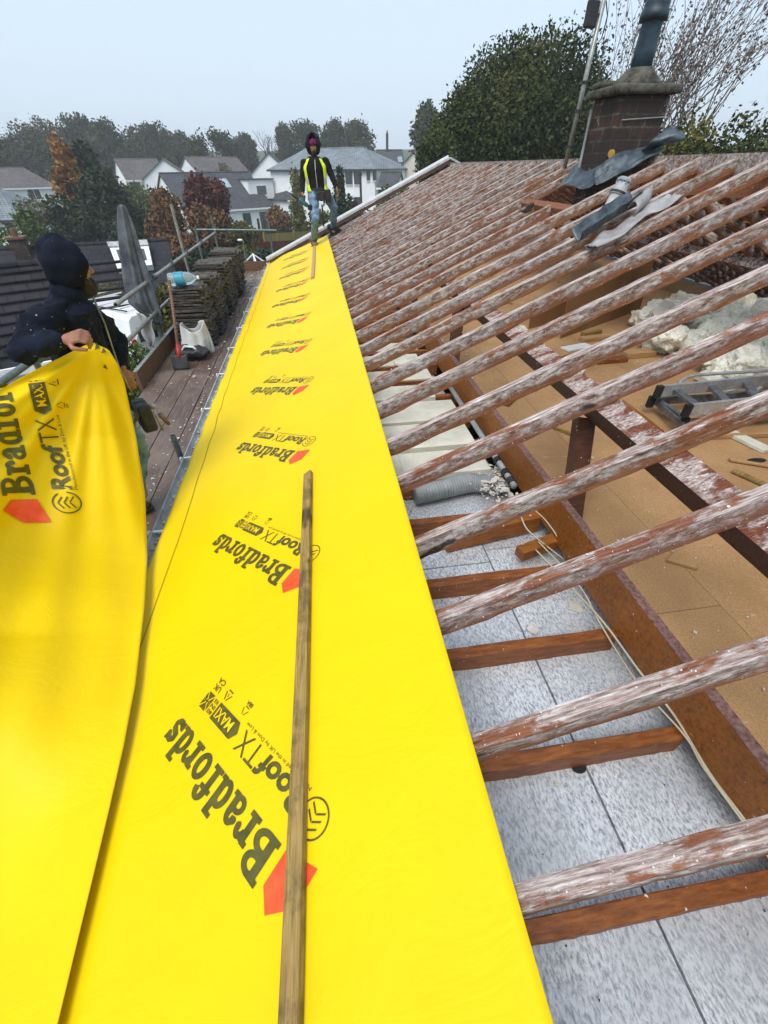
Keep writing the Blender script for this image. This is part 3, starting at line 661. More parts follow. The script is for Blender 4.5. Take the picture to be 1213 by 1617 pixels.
def word_mesh(word, h):
    tot = sum(WID[c_] for c_ in word); X, Y = np.meshgrid(np.arange(-.1, tot+.1, h), np.arange(-.1, 1.1, h)); F = np.full(X.shape, 9.0); x0 = 0
    for c_ in word: F = np.minimum(F, glyph(c_, X-x0, Y)); x0 += WID[c_]
    vs, fs, cache = [], [], {}
    def vid(k, p):
        if k not in cache: cache[k] = len(vs); vs.append(p)
        return cache[k]
    ny, nx = F.shape
    ins = F < 0
    for j in range(ny-1):
        for i in range(nx-1):
            c4 = [(j,i),(j,i+1),(j+1,i+1),(j+1,i)]; n_ = sum(ins[c_] for c_ in c4)
            if n_ == 0: continue
            poly = []
            for a in range(4):
                p, q = c4[a], c4[(a+1)%4]
                if ins[p]: poly.append(vid(p, (X[p], Y[p])))
                if ins[p] != ins[q]:
                    t = F[p]/(F[p]-F[q]); poly.append(vid((min(p,q), max(p,q)), (X[p]+t*(X[q]-X[p]), Y[p]+t*(Y[q]-Y[p]))))
            if len(poly) >= 3: fs.append(tuple(poly))
    return np.array(vs)/tot, fs, tot                    # x normalised to 0..1 width, y in the same unit
def text2d(s_, bold=0.0, shear=0.0):
    cu = bpy.data.curves.new('t', 'FONT'); cu.body = s_; cu.offset = bold; cu.shear = shear; cu.fill_mode = 'FRONT'; cu.resolution_u = 3
    o = bpy.data.objects.new('t', cu); C.objects.link(o); bpy.context.view_layer.update()
    dg = bpy.context.evaluated_depsgraph_get(); me = bpy.data.meshes.new_from_object(o.evaluated_get(dg))
    V = np.array([(v.co.x, v.co.y) for v in me.vertices]); Fc = [tuple(p.vertices) for p in me.polygons]
    bpy.data.objects.remove(o); bpy.data.curves.remove(cu); bpy.data.meshes.remove(me); return V, Fc
def fit(V, a0, a1, b0, b1, ymin=None, ymax=None):
    x0, x1 = V[:,0].min(), V[:,0].max(); y0 = V[:,1].min() if ymin is None else ymin; y1 = V[:,1].max() if ymax is None else ymax
    return np.stack([a0+(V[:,0]-x0)/(x1-x0)*(a1-a0), b0+(V[:,1]-y0)/(y1-y0)*(b1-b0)], 1)
def convex(P_, h, mi):                                  # a convex shape cut into small cells, so it can bend with the sheet
    P_ = [Vector((x, y)) for x, y in P_]; c_ = sum(P_, Vector((0,0)))/len(P_); vs, fs = [], []
    x0, x1 = min(p.x for p in P_), max(p.x for p in P_); y0, y1 = min(p.y for p in P_), max(p.y for p in P_)
    nx, ny = int((x1-x0)/h)+1, int((y1-y0)/h)+1
    for i in range(nx):
        for j in range(ny):
            poly = [Vector((x0+h*(i+a), y0+h*(j+b_))) for a, b_ in ((0,0),(1,0),(1,1),(0,1))]
            for k_ in range(len(P_)):
                A_, B_ = P_[k_], P_[(k_+1)%len(P_)]; n_ = Vector((-(B_-A_).y, (B_-A_).x)); n_ = n_ if n_.dot(c_-A_) > 0 else -n_; out = []
                for q in range(len(poly)):
                    p, r_ = poly[q], poly[(q+1)%len(poly)]; dp_, dr_ = n_.dot(p-A_), n_.dot(r_-A_)
                    if dp_ >= 0: out.append(p)
                    if (dp_ >= 0) != (dr_ >= 0): out.append(p+(r_-p)*(dp_/(dp_-dr_)))
                poly = out
                if len(poly) < 3: break
            if len(poly) >= 3: b0 = len(vs); vs += [(p.x, p.y) for p in poly]; fs.append(tuple(range(b0, b0+len(poly))))
    return (np.array(vs), fs, mi, 0)
def print_layers(h):
    """(verts2d, faces, material index, lift) in metres; a along the words, b up"""
    L = []; V, Fc, tot = word_mesh('Bradfords', h); V = V*.660; sc = .109/(.660/tot); V[:,1] *= sc; L.append((V, Fc, 0, 0))
    L.append(convex([(-.02,.0),(-.02,.085),(-.068,.118),(-.125,.062),(-.125,-.028)], .012, 1))
    V, Fc = text2d('Roof', .035, .12); L.append((fit(V, .015, .232, -.125, -.056), Fc, 0, 0))
    V, Fc = text2d('TX', -.005, .0); L.append((fit(V, .236, .352, -.123, -.058), Fc, 0, 0))
    if h < .05:
        V, Fc = text2d('Manufactured in the UK by Don & Low'); L.append((fit(V, .015, .366, -.146, -.131), Fc, 0, 0))
        V, Fc = text2d('UK', .02); L.append((fit(V, .575, .620, -.157, -.136), Fc, 0, 0))
        V, Fc = text2d('CA', .02); L.append((fit(V, .575, .620, -.182, -.162), Fc, 0, 0))
        V, Fc = text2d('BBA', .03); L.append((fit(V, .392, .425, -.190, -.176), Fc, 0, 0))
        V, Fc = text2d('5'); L.append((fit(V, .520, .528, -.162, -.150), Fc, 0, 0))
    # circle with chevrons
    c_, n_ = (-.04,-.094), 40; V = []; Fc = []
    for k_ in range(n_-3):
        a = 2*PI*k_/n_+.5; V += [(c_[0]+.049*math.cos(a), c_[1]+.049*math.sin(a)), (c_[0]+.044*math.cos(a), c_[1]+.044*math.sin(a))]
    Fc = [(2*k_, 2*k_+2, 2*k_+3, 2*k_+1) for k_ in range(n_-4)]; L.append((np.array(V), Fc, 0, 0))
    for q in (-.02, .0, .02):
        y0 = c_[1]+q-.002
        for sg in (-1, 1):
            L.append((np.array([(c_[0]+sg*.001, y0+.014), (c_[0]+sg*.001, y0+.008), (c_[0]+sg*.026, y0-.008), (c_[0]+sg*.026, y0-.002)]), [(0,1,2,3)], 0, 0))
    # arrow-ended box with MAXI left clear, flag block
    maxi = [(.372,-.094),(.392,-.0645),(.532,-.0645),(.532,-.124),(.392,-.124)]
    L.append(convex(maxi, .012, 0))
    V, Fc = text2d('MAXI', .012); L.append((fit(V, .412, .520, -.112, -.077), Fc, 2, .0006))
    for i_ in range(3):
        if h < .05:
            V, Fc = text2d(('MADE','IN','THE UK')[i_], .02); L.append((fit(V, .539, .568, -.083-i_*.019, -.069-i_*.019), Fc, 0, 0))
    fx0, fx1, fy0, fy1 = .574, .622, -.124, -.0645; mx_, my_ = (fx0+fx1)/2, (fy0+fy1)/2
    for x0, x1, y0, y1 in ((fx0, mx_-.004, my_+.004, fy1), (mx_+.004, fx1, my_+.004, fy1), (fx0, mx_-.004, fy0, my_-.004), (mx_+.004, fx1, fy0, my_-.004)):
        w_, e_ = x1-x0, y1-y0; ox, oy = (x0, y0)
        near = (x1 if x1 < mx_ else x0, y0 if y0 > my_ else y1); far_ = (x0 if x1 < mx_ else x1, y1 if y0 > my_ else y0)
        g_ = .18
        L.append((np.array([(near[0]+(far_[0]-near[0])*g_, near[1]), (far_[0], near[1]), (far_[0], far_[1]+(near[1]-far_[1])*g_)]), [(0,1,2)], 0, 0))
        L.append((np.array([(near[0], near[1]+(far_[1]-near[1])*g_), (near[0], far_[1]), (far_[0]+(near[0]-far_[0])*g_, far_[1])]), [(0,1,2)], 0, 0))
    L.append((np.array([(fx0, my_-.0022),(fx1, my_-.0022),(fx1, my_+.0022),(fx0, my_+.0022)]), [(0,1,2,3)], 0, .0002))
    L.append((np.array([(mx_-.0022, fy0),(mx_+.0022, fy0),(mx_+.0022, fy1),(mx_-.0022, fy1)]), [(0,1,2,3)], 0, .0003))
    # recycling triangle and the small certificate triangle
    for (px, py, r_, th) in ((.524,-.157,.020,.0045), (.408,-.160,.016,.003)):
        for q in range(3):
            a0 = PI/2+q*2*PI/3+.18; a1 = PI/2+(q+1)*2*PI/3-.28
            P0 = np.array((px+r_*math.cos(a0), py+r_*math.sin(a0))); P1 = np.array((px+r_*math.cos(a1), py+r_*math.sin(a1))); d_ = (P1-P0)/np.hypot(*(P1-P0)); n2 = np.array((-d_[1], d_[0]))*th/2
            L.append((np.array([P0-n2, P1-n2, P1+n2, P0+n2]), [(0,1,2,3)], 0, 0))
    return L
def build_print(L, fn, parent, clip=None, name='print'):
    b = MB()
    for V, Fc, mi, lift in L:
        b.mi = mi; P_ = [fn(a, b_, lift) for a, b_ in V]
        if clip: Fc = [f_ for f_ in Fc if all(clip(*V[i]) for i in f_)]
        b.add(P_, Fc)
    return b.build(name, [M['ink'], M['redink'], M['yellow']], parent, fixn=False)
LH = print_layers(.022); LM = print_layers(.04); LL = print_layers(.08)
EA, EB = (-.683, .731), (-.731, -.683)
for i in range(12):
    oy = .337 + 1.003*i; Lr = LH if i < 2 else (LM if i < 5 else LL)
    def fn(a, b_, lift): return mem(-.244+a*EA[0]+b_*EB[0], oy+a*EA[1]+b_*EB[1], .0032+lift)
    o = build_print(Lr, fn, MEM, clip=(lambda a, b_: oy+a*EA[1]+b_*EB[1] < 10.9)); loc(o, MEM)

# battens
def board(name, a, b_, w, h, m, label, cat, up=NR, endcut=0, group=None):
    a, b_ = Vector(a), Vector(b_); d = b_-a; L_ = d.length; mb = MB(); n = 40; vs = []
    y = d.normalized(); x = y.cross(up).normalized(); z = x.cross(y)
    prof = [(-.5,-.5),(.5,-.5),(.5,.42),(.44,.5),(-.44,.5),(-.5,.42)]
    for i in range(n+1):
        for k_, (px, pz) in enumerate(prof):
            t = L_*i/n + (endcut*(.5-px) if i == n else 0)
            j_ = noise.noise(Vector((t*4, k_*2, L_)))*.0012
            vs.append(Vector((px*w+j_+.004*math.sin(t*1.3)*(w/.05), t, pz*h+j_)))
    K = len(prof); fs = [(i*K+k_, i*K+(k_+1)%K, (i+1)*K+(k_+1)%K, (i+1)*K+k_) for i in range(n) for k_ in range(K)] + [tuple(range(K)), tuple(reversed([n*K+k_ for k_ in range(K)]))]
    mb.add(vs, fs); o = mb.build(name, m); o.matrix_world = Matrix(((x.x,y.x,z.x,a.x),(x.y,y.y,z.y,a.y),(x.z,y.z,z.z,a.z),(0,0,0,1)))
    if label: tag(o, label, cat, group)
    return o
board('timber_batten', roof(-.213,-.45,.026+.0135), roof(-.148,2.005,.026+.0135), .045, .026, M['batten'], 'near greenish weathered timber batten lying on the yellow membrane', 'batten', endcut=-.02)
board('timber_batten', roof(-.052,7.2,.026+.0135), roof(.03,10.2,.026+.0135), .055, .028, M['rawwood'], 'far pale timber batten on the yellow membrane under the standing man', 'batten')

# the second sheet held up by the hooded man
RE = [(520,150),(543,150),(552,172),(575,186),(605,197),(690,215),(780,229),(880,233),(960,228),(1080,214),(1180,195),(1280,172),(1380,148),(1500,119),(1617,91),(1900,20)]
TE = [(-400,860),(-250,762),(-100,670),(0,615),(60,582),(110,557),(135,545),(150,541),(260,545)]
def pl(T, x):
    for (a, va), (c_, vb) in zip(T[:-1], T[1:]):
        if x <= c_: return va+(vb-va)*max(0,(x-a))/(c_-a)
    return T[-1][1]
YR = [(540,2.62),(605,2.62),(690,2.50),(780,2.25),(880,1.86),(960,1.60),(1080,1.02),(1200,.78),(1380,.50),(1617,.21),(1900,.05)]
YL = [(600,1.70),(760,1.42),(1000,1.08),(1300,.68),(1617,.32),(1900,.10)]
UL = -260
def troof(u, v, off=.024): d = ray(u, v); return (Z0+off)/(d.z-TP*d.x)
T9 = pl(YL, 1000)/ray(UL,1000).y; Q9 = T9/troof(UL, 1000)
def hT(u, v):                                            # distance along the sight line, as a fraction of the ray
    f_ = max(0, min(1.02, (u-UL)/(pl(RE, v)-UL))); ur = pl(RE, v)
    a = pl(YR, min(v,900))/max(ray(ur, min(v,900)).y, 1); r_ = troof(ur, v)*.988; w_ = sst(780, 940, v); tr = a*(1-w_)+r_*w_ if v < 940 else r_
    tl = pl(YL, v)/ray(UL, v).y if v < 1000 else troof(UL, v)*(Q9+(.90-Q9)*sst(1000, 1500, v))
    t = tl*(1-f_)+tr*f_
    d = math.hypot(u-150, v-545); ang = math.atan2(v-545, u-150); amp = sst(0, 140, d)*(1-sst(350, 900, d))
    t *= 1+amp*(.012*math.sin(ang*7+.5)+.005*math.sin(ang*17)+.003*math.sin(ang*31+1)) + .0035*math.sin(u*.021+v*.006)*sst(700,1000,v)
    lim = troof(u, v)*(.965+.025*sst(.6,1,f_)); k_ = .06*lim; h_ = max(k_-abs(t-lim), 0)/k_; return min(t, lim) - h_*h_*k_*.25
def hP(u, v, k_=1.0): return ray(u, v)*(hT(u, v)*k_)
def hsurf(i, j):
    v = 600; 
    for _ in range(5):
        u = UL + i*(pl(RE, v)-UL); vt = pl(TE, u); v = vt + (1880-vt)*(j**1.25)
    return hP(u, v)
HM = empty('held_membrane', (-1.1,1.2,-1.6), 'loose yellow membrane hanging from the hooded man\'s hand across the lower left', 'roofing membrane')
b = MB(); b.grid(hsurf, 90, 170); o = loc(b.build('sheet', M['yellow'], HM, smooth=True), HM)
q = o.modifiers.new('thickness', 'SOLIDIFY'); q.thickness = .0015; q.offset = 0
def hfn(a, b_, lift):
    # baseline leans left as it climbs; letters shrink a little upwards
    A_ = a*345 - a*a*40; u = 57 - .24*A_ - b_*480*(1-.15*a) ; v = 781 - A_ + b_*(18 + 60*a) 
    return hP(u, v, 1-.0026-lift*.6)
def hclip(a, b_): A_ = a*345-a*a*40; return a < .60 and -.185 < b_ and 781-A_ > 605
loc(build_print(LH, hfn, HM, hclip), HM)
for tri in (((163,548),(168,556),(160,558)), ((166,575),(171,584),(163,580)), ((152,541),(158,548),(150,553))):
    b = MB(); b.add([hP(u, v, .996) for u, v in tri], [(0,1,2)]); loc(b.build('print_fragment', M['ink'], HM), HM)
# ------------------------------------------------------------------ scaffold
DZ = -2.0; DX0, DX1 = -2.14, -1.22
SCF = empty('scaffold', (-1.7,5,-4.6), 'galvanised tube scaffold with a wet timber board platform along the eave', 'scaffold')
def sp(mb, name, m, **k_): o = mb.build(name, m, SCF, **k_); return loc(o, SCF)
xb = [DX0+.002+i*.231 for i in range(4)]
lens = [(-2.4,1.5,5.05,8.9,12.4), (-2.4,.6,4.55,8.4,12.4), (-2.4,1.2,5.1,9.0,12.4), (-2.4,.2,4.2,8.1,12.4)]
for i, x in enumerate(xb):
    for y0, y1 in zip(lens[i][:-1], lens[i][1:]):
        b = MB(); b.bb(x, x+.223, y0+.006, y1-.006, DZ-.038, DZ+random.uniform(-.006,0)); o = sp(b, 'scaffold_board', M['deck']); bevel(o, .004)
for y0, y1 in ((5.1,9.1),(9.13,12.4)):
    b = MB(); b.bb(DX0-.045, DX0-.007, y0, y1, DZ-.03, DZ+.20); sp(b, 'toe_board', M['toe']); 
    b = MB(); b.bb(DX0-.048, DX0-.004, y0, y1, DZ+.201, DZ+.207); sp(b, 'toe_board_edge', M['galv'])
b = MB(); b.bb(DX0-.05, DX1, 12.40, 12.44, DZ-.03, DZ+.20); sp(b, 'toe_board', M['toe'])
GX = -2.25
def tube(a, b_, m='galv', r=.0242): 
    mb = MB(); mb.pipe(a, b_, r, r-.004, 16); return sp(mb, 'tube', M[m], smooth=False)
def coupler(p, ax=(0,1,0)):
    mb = MB(); p = Vector(p); ax = Vector(ax); mb.pipe(p-ax*.028, p+ax*.028, .034, .0245, 12); o_ = ax.orthogonal().normalized()*.042
    mb.box(p+o_, (.03,.03,.045)); mb.tube([p+o_-Vector((0,0,.03)), p+o_+Vector((0,0,.045))], .008, 8); return sp(mb, 'coupler', M['galvd'])
tube((GX,5.47,-1.17), (GX-.02,12.45,-1.17)); tube((GX,5.3,-1.54), (GX-.02,12.7,-1.55), 'galv')
tube((GX-.02,-1.5,-1.13), (GX,4.7,-1.15), 'galvd', .0242); tube((GX,-1.5,-1.62),(GX,4.6,-1.62),'galvd')
tube((-2.75,12.35,-1.11), (-.85,12.42,-1.17), 'galvd'); coupler((GX-.02,12.36,-1.13), (1,0,0))
for y, top, m in ((3.75,-.93,'galvd'),(6.75,-.95,'galvd'),(9.15,-.46,'galv'),(10.5,-.9,'galvd'),(12.42,-.85,'galvd')):
    tube((GX-.055,y,-5.6), (GX-.055,y,top), m); coupler((GX-.02,y,-1.17)); coupler((GX-.02,y,-1.545))
tube((-1.02,12.46,-5.6), (-1.02,12.46,-.95), 'galvd')
for y in (.5,3.0,6.75,9.15,12.3): tube((GX-.2,y,DZ-.065), (-1.12,y,DZ-.065), 'galvd')
tube((-1.3,3.3,-2.6), (-1.30,3.3,-1.70), 'galvd')
for y in (6.9, 8.0): coupler((GX-.01,y,-1.17))
b = MB(); b.lathe([(.0245,0),(.033,.0),(.033,.10),(.0245,.10)], (GX,7.0,-1.17), 12, (0,1,0)); sp(b, 'sleeve', M['galvd'])
# grey-blue canvas bundled round the standard
CV = empty('canvas_bundle', (GX-.06,6.75,-1.0), 'tall narrow grey canvas bundled and tied to a scaffold standard like a closed parasol', 'canvas')
CC = [at(u, v, 6.7) for u, v in ((191,322),(192,326),(195,340),(201,368),(210,410),(219,445),(229,478),(243,500),(252,512))]
CRr = [.006,.036,.055,.078,.105,.135,.155,.10,.045]
def canv(i, j):
    t = j*(len(CC)-1); k_ = min(int(t), len(CC)-2); f = t-k_; c0 = CC[k_].lerp(CC[k_+1], f); r = CRr[k_]*(1-f)+CRr[k_+1]*f
    a = i*2*PI; r *= 1+.26*math.sin(a*4+j*2.5)+.15*math.sin(a*9+j*6)+.07*math.sin(a*17+j*3)
    return Vector((c0.x+r*math.cos(a), c0.y+r*math.sin(a)*.6, c0.z-.03*math.sin(a)*j))
b = MB(); b.grid(canv, 54, 70); o = loc(b.build('canvas', M['net'], CV, smooth=True), CV)
def tail(i, j):
    z = -1.52-.42*j; return Vector((-2.50+.05*i+.16*i*(1-j)+.03*math.sin(j*7+i*4), 6.60+.03*math.sin(i*9+j*3), z-.10*i))
o = loc(sheet('loose_hem', tail, M['zinc'], CV, 10, 16, .003), CV)
b = MB(); b.tube([(-2.30+.06*math.cos(a)*1.1, 6.68+.07*math.sin(a), -1.56) for a in np.linspace(0, 2*PI, 14)], .012, 6); loc(b.build('tie', M['galvd'], CV), CV)

# stacks of old interlocking concrete tiles
def tile_mesh(seed):
    b = MB(); L_, Wd, T = .42, .33, .022
    def fn(i, j, side):
        y = (i-.5)*Wd; x = (j-.5)*L_; z = .020*math.cos(i*2*PI*2)*.8*(1 if side else 1) + (T/2 if side else -T/2) + .006*noise.noise(Vector((x*9,y*9,seed)))
        return Vector((x + .010*noise.noise(Vector((i*9, seed, 2+side))) * (1 if j in (0,1) else 0), y, z))
    n = 14
    b.grid(lambda i, j: fn(i, j, 1), n, 6); b.grid(lambda i, j: fn(i, j, 0), n, 6); off = (n+1)*7
    for j in range(6): 
        for c_ in (0, n): p = j*(n+1)+c_; b.f.append((p, p+n+1, p+n+1+off, p+off)); b.m.append(0)
    for i in range(n):
        for r_ in (0, 6): p = r_*(n+1)+i; b.f.append((p, p+1, p+1+off, p+off)); b.m.append(0)
    o = b.build('roof_tile', M['conc'], smooth=False); me = o.data; bpy.data.objects.remove(o); return me
TM = [tile_mesh(s_) for s_ in (1,2,3)]
stacks = [(6.72,24,'nearest stack of old roof tiles, beside the shovel'),(7.26,25,'second stack of old roof tiles, behind the one with the bottle'),(7.82,22,'third stack of old roof tiles along the scaffold'),
          (8.42,25,'fourth stack of old roof tiles along the scaffold'),(9.05,23,'fifth stack of old roof tiles along the scaffold'),(9.75,25,'sixth stack of old roof tiles along the scaffold'),(10.5,21,'farthest stack of old roof tiles on the scaffold')]
nt_ = 0
for si, (y, n_, lb) in enumerate(stacks):
    for c_ in range(n_):
        if nt_ >= 290: break
        o = bpy.data.objects.new('roof_tile', TM[(si+c_) % 3]); C.objects.link(o); nt_ += 1
        o.location = (-1.775+random.uniform(-.03,.03)+(.03 if si % 2 else 0), y+random.uniform(-.014,.014)+.02, DZ+.036+c_*.0305)
        o.rotation_euler = (random.uniform(-.03,.03), random.uniform(-.03,.03), random.uniform(-.12,.12)); o.scale = (1.06,1.42,1)
        tag(o, 'mossy grey concrete roof tile lying in the '+lb, 'roof tile', 'roof tiles in the '+lb)
# bottle on the first stack
ztop = DZ+.036+24*.0305
BT = empty('water_bottle', (-1.80,6.72,ztop+.0), 'large clear plastic water bottle with a blue label lying on the nearest tile stack', 'bottle')
b = MB(); ax = Vector((1,.1,.02)); p0 = Vector((-1.97,6.66,ztop+.085))
b.lathe([(.02,0),(.07,.01),(.082,.04),(.078,.08),(.083,.11),(.078,.15),(.083,.19),(.079,.23),(.075,.27),(.045,.33),(.022,.355),(.020,.375)], p0, 20, ax); loc(b.build('bottle_body', M['clear'], BT, smooth=True), BT)
b = MB(); b.lathe([(.084,.09),(.086,.10),(.086,.20),(.084,.21)], p0, 20, ax); loc(b.build('label', M['blue'], BT, smooth=True), BT)
b = MB(); b.lathe([(.024,.372),(.024,.395),(.01,.397)], p0, 14, ax); loc(b.build('cap', M['white'], BT), BT)
# shovel leaning
SV = empty('shovel', (-1.87,5.62,DZ), 'long-handled shovel with red socket standing upright against the tile stack', 'shovel')
s0, s1 = at(283,562,5.72), at(267,443,6.30)
b = MB(); b.tube([s0, s1], [.018,.020], 10); loc(b.build('handle', M['toe'], SV, smooth=True), SV)
b = MB(); b.tube([s0-(s1-s0)*.02, s0+(s1-s0)*.16], [.028,.022], 10); loc(b.build('socket', M['red'], SV, smooth=True), SV)
def bl(i, j): return s0+Vector(((i-.5)*.20, -.05*j-.01, -(s0.z-DZ-.005)*j+.03*(abs(i-.5)*2)**2*(1-j)))
loc(sheet('blade', bl, M['black'], SV, 10, 8, .006), SV)
# rubble sack
SK = empty('rubble_sack', (-1.76,6.2,DZ), 'crumpled white and black rubble sack slumped at the foot of the tile stack', 'sack')
def sk(i, j):
    a = i*2*PI; r = .19*(1-.35*j)*(1+.18*math.sin(a*3+j*2)+.08*math.sin(a*7)); return Vector((-1.74+r*math.cos(a)*1.10+.04*j, 6.20+r*math.sin(a)*.85, DZ+.02+.36*j+.06*math.sin(a*2+1)*j))
b = MB(); b.grid(sk, 40, 18); o = loc(b.build('sack', M['bag'], SK, smooth=True), SK); q = o.modifiers.new('t','SOLIDIFY'); q.thickness = .006
b = MB(); b.ball((-1.80,6.06,DZ+.10), (.17,.13,.10), 14, 8); b.ball((-1.66,6.03,DZ+.09), (.14,.11,.08), 14, 8); o = b.build('black_lining', M['black'], SK); remesh(o, .02, 2, .06, .07); loc(o, SK)
b = MB(); b.tube([(-1.87,5.99,DZ+.12),(-1.80,5.95,DZ+.20),(-1.70,5.95,DZ+.19),(-1.65,5.99,DZ+.10)], .016, 8); loc(b.build('strap', M['white'], SK, smooth=True), SK)

# ------------------------------------------------------------------ things lying in the loft
def floorpt(u, v, z=FZ+.004): return onz(u, v, z)
LD = empty('step_ladder', floorpt(1120,650), 'folded aluminium step ladder lying on the chipboard loft floor', 'ladder')
A1, A2 = onz(1040,618,-1.30), onz(1290,592,-1.30); B1, B2 = onz(1085,648,-1.30), onz(1290,625,-1.30)
def lp(mb, name, m, **k_): return loc(mb.build(name, m, LD, **k_), LD)
for a, c_ in ((A1,A2),(B1,B2)):
    b = MB(); b.beam(a, c_, .025, .085); lp(b, 'stile', M['alu'])
for t in (.10,.32,.54,.76,.95):
    b = MB(); b.beam(A1.lerp(A2,t), B1.lerp(B2,t), .06, .02); lp(b, 'tread', M['alud'])
C1, C2, D1, D2 = onz(1028,634,-1.40), onz(1290,616,-1.40), onz(1080,668,-1.42), onz(1290,650,-1.42)
for a, c_ in ((C1,C2),(D1,D2)):
    b = MB(); b.beam(a, c_, .022, .055); lp(b, 'rear_stile', M['alud'])
for t in (.05,.30,.6,.9):
    b = MB(); b.beam(C1.lerp(C2,t), D1.lerp(D2,t), .03, .02); lp(b, 'rear_bar', M['alud'])
b = MB(); b.beam(onz(1031,630,-1.42), onz(1078,672,-1.42), .02, .04); lp(b, 'rear_foot', M['alud'])
for p_ in (A1, B1, C1, D1):
    b = MB(); b.box(p_, (.05,.035,.09)); o = lp(b, 'rubber_foot', M['rubber']); bevel(o, .006)
hp = [onz(1072,614,-1.30), onz(1074,603,-1.28), onz(1085,596,-1.26), onz(1100,592,-1.25), onz(1150,589,-1.24), onz(1300,580,-1.22)]
b = MB(); b.tube(hp, .013, 10); lp(b, 'hand_rail', M['alu'], smooth=True)
# broken white foam chunks
rn = random.Random(11)
def chunk(c_, r, seed, name='foam_lump', label=None, flat=.6, m='wool'):
    b = MB(); rr = random.Random(seed)
    for q in range(6):
        rot = Matrix.Rotation(rr.uniform(0,6),3,'Z') @ Matrix.Rotation(rr.uniform(-.5,.5),3,'X') @ Matrix.Rotation(rr.uniform(-.5,.5),3,'Y')
        b.box(Vector(c_)+Vector((rr.uniform(-1,1)*r*.55, rr.uniform(-1,1)*r*.55, rr.uniform(-.4,.5)*r*flat)), (r*rr.uniform(.6,1.1), r*rr.uniform(.5,.9), r*flat*rr.uniform(.4,.8)), rot)
    o = b.build(name, M[m], smooth=False, origin=tuple(c_)); remesh(o, r*.055, 1, r*.30, r*.22, False); tag(o, label, 'foam insulation', 'broken white foam insulation heaped in the loft'); return o
GF = 'heap of broken white foam insulation on the loft floor behind the step ladder'
for i, (u, v, r) in enumerate([(1050,500,.26),(1075,480,.24),(1110,505,.30),(1145,490,.28),(1170,505,.28),(1060,535,.22),(1100,530,.26),(1150,530,.26),(1195,520,.30),(1190,560,.34),(1230,560,.40),(1170,575,.26),(1210,590,.28),(1040,520,.18),(1245,520,.4)]):
    p_ = floorpt(u, v+22); chunk((p_.x, p_.y, FZ+r*.42), r*1.42, i+3, label='lump of broken white foam insulation heaped on the loft floor behind the step ladder')
b = MB(); 
for (pts, m, h_, lb) in (([(1100,590),(1150,618),(1213,600),(1213,560),(1165,565)], 'foam', .05, 'flat white foam sheet lying under the ladder hand rail'),
                         ([(1030,492),(1052,470),(1110,470),(1100,500),(1040,510)], 'foam', .25, 'cream foam sheet standing behind the brown board in the loft')):
    b = MB(); b.prism([onz(u, v, FZ+h_+.02) for u, v in pts], (0,0,-.045)); tag(b.build('foam_sheet', M[m]), lb, 'foam sheet')
# brown hardboard panels standing on the loft floor
def panel(p, w_, name, m, lb, cat, th=.012):
    b = MB(); b.prism(p, w_); return tag(b.build(name, M[m]), lb, cat)
pa, pb = onz(885,535,FZ), onz(1010,490,FZ)
panel([pa, pb, pb+Vector((0,.05,.60)), pa+Vector((0,.05,.52))], (0,.014,0), 'hardboard_panel', 'hardboard', 'brown hardboard panel standing upright on the loft floor beneath the rafters', 'panel')
pa, pb = onz(835,520,FZ), onz(905,500,FZ)
panel([pa, pb, pb+Vector((0,.04,.30)), pa+Vector((0,.04,.30))], (0,.014,0), 'hardboard_panel', 'hardboard', 'shorter brown hardboard panel left of the taller one in the loft', 'panel')
# offcuts of timber and white board
def offcut(u0, v0, u1, v1, w_, h_, m, lb, z=FZ, cat='timber offcut'):
    a, b2 = onz(u0, v0, z+h_/2+.003), onz(u1, v1, z+h_/2+.003); mb = MB(); c_ = (a+b2)/2; d = b2-a; mb.box((0,0,0), (d.length, w_, h_)); o = mb.build('timber_offcut' if 'board' not in lb else 'board_offcut', M[m]); o.location = c_; o.rotation_euler = (0,0,math.atan2(d.y,d.x)); bevel(o, .003); return tag(o, lb, cat)
offcut(892,552,930,545,.13,.02,'white','small white board offcut lying beside the brown hardboard panel', cat='offcut')
offcut(918,536,960,531,.09,.04,'rawwood','splintered timber offcut lying behind the small white board offcut')
offcut(920,528,948,524,.06,.05,'batten','greyish broken timber piece by the brown panel foot')
offcut(940,570,988,566,.09,.04,'joist','orange-brown timber block below the flat white offcut')
offcut(985,560,1030,556,.12,.05,'rawwood','pale timber block beside the foam heap')
offcut(880,570,925,557,.05,.05,'joist','short brown timber stub by the far side of the purlin')
offcut(972,640,1035,690,.10,.09,'binder','orange-brown timber frame piece at the foot of the ladder')
offcut(1105,690,1213,686,.03,.03,'rawwood','thin pale timber strip lying across the loft floor in front of the ladder')
offcut(1130,672,1213,712,.09,.025,'foam','pale board offcut lying at the right below the ladder', cat='offcut')
b = MB(); b.prism([onz(1053,884,FZ+.016), onz(1103,898,FZ+.016), onz(1090,876,FZ+.016), onz(1068,868,FZ+.016)], (0,0,-.013)); tag(b.build('chipboard_scrap', M['chip']), 'loose triangular chipboard scrap on the loft floor beyond the third rafter', 'offcut')
b = MB(); b.lathe([(.001,0),(.045,.001)], (0,0,0), 16); o = b.build('knot_hole', M['black'], BUN); o.matrix_parent_inverse.identity(); p_ = floorpt(1195,727,FZ+.0025); o.location = p_+inv; o.scale = (1.5,.6,1)
b = MB(); b.lathe([(.001,0),(.022,.001),(.001,.0015)], (0,0,0), 12); o = b.build('board_hole', M['black'], BUN); o.location = onz(914,1212,TZ+.0045)+inv; o.scale = (1.2,.9,1)
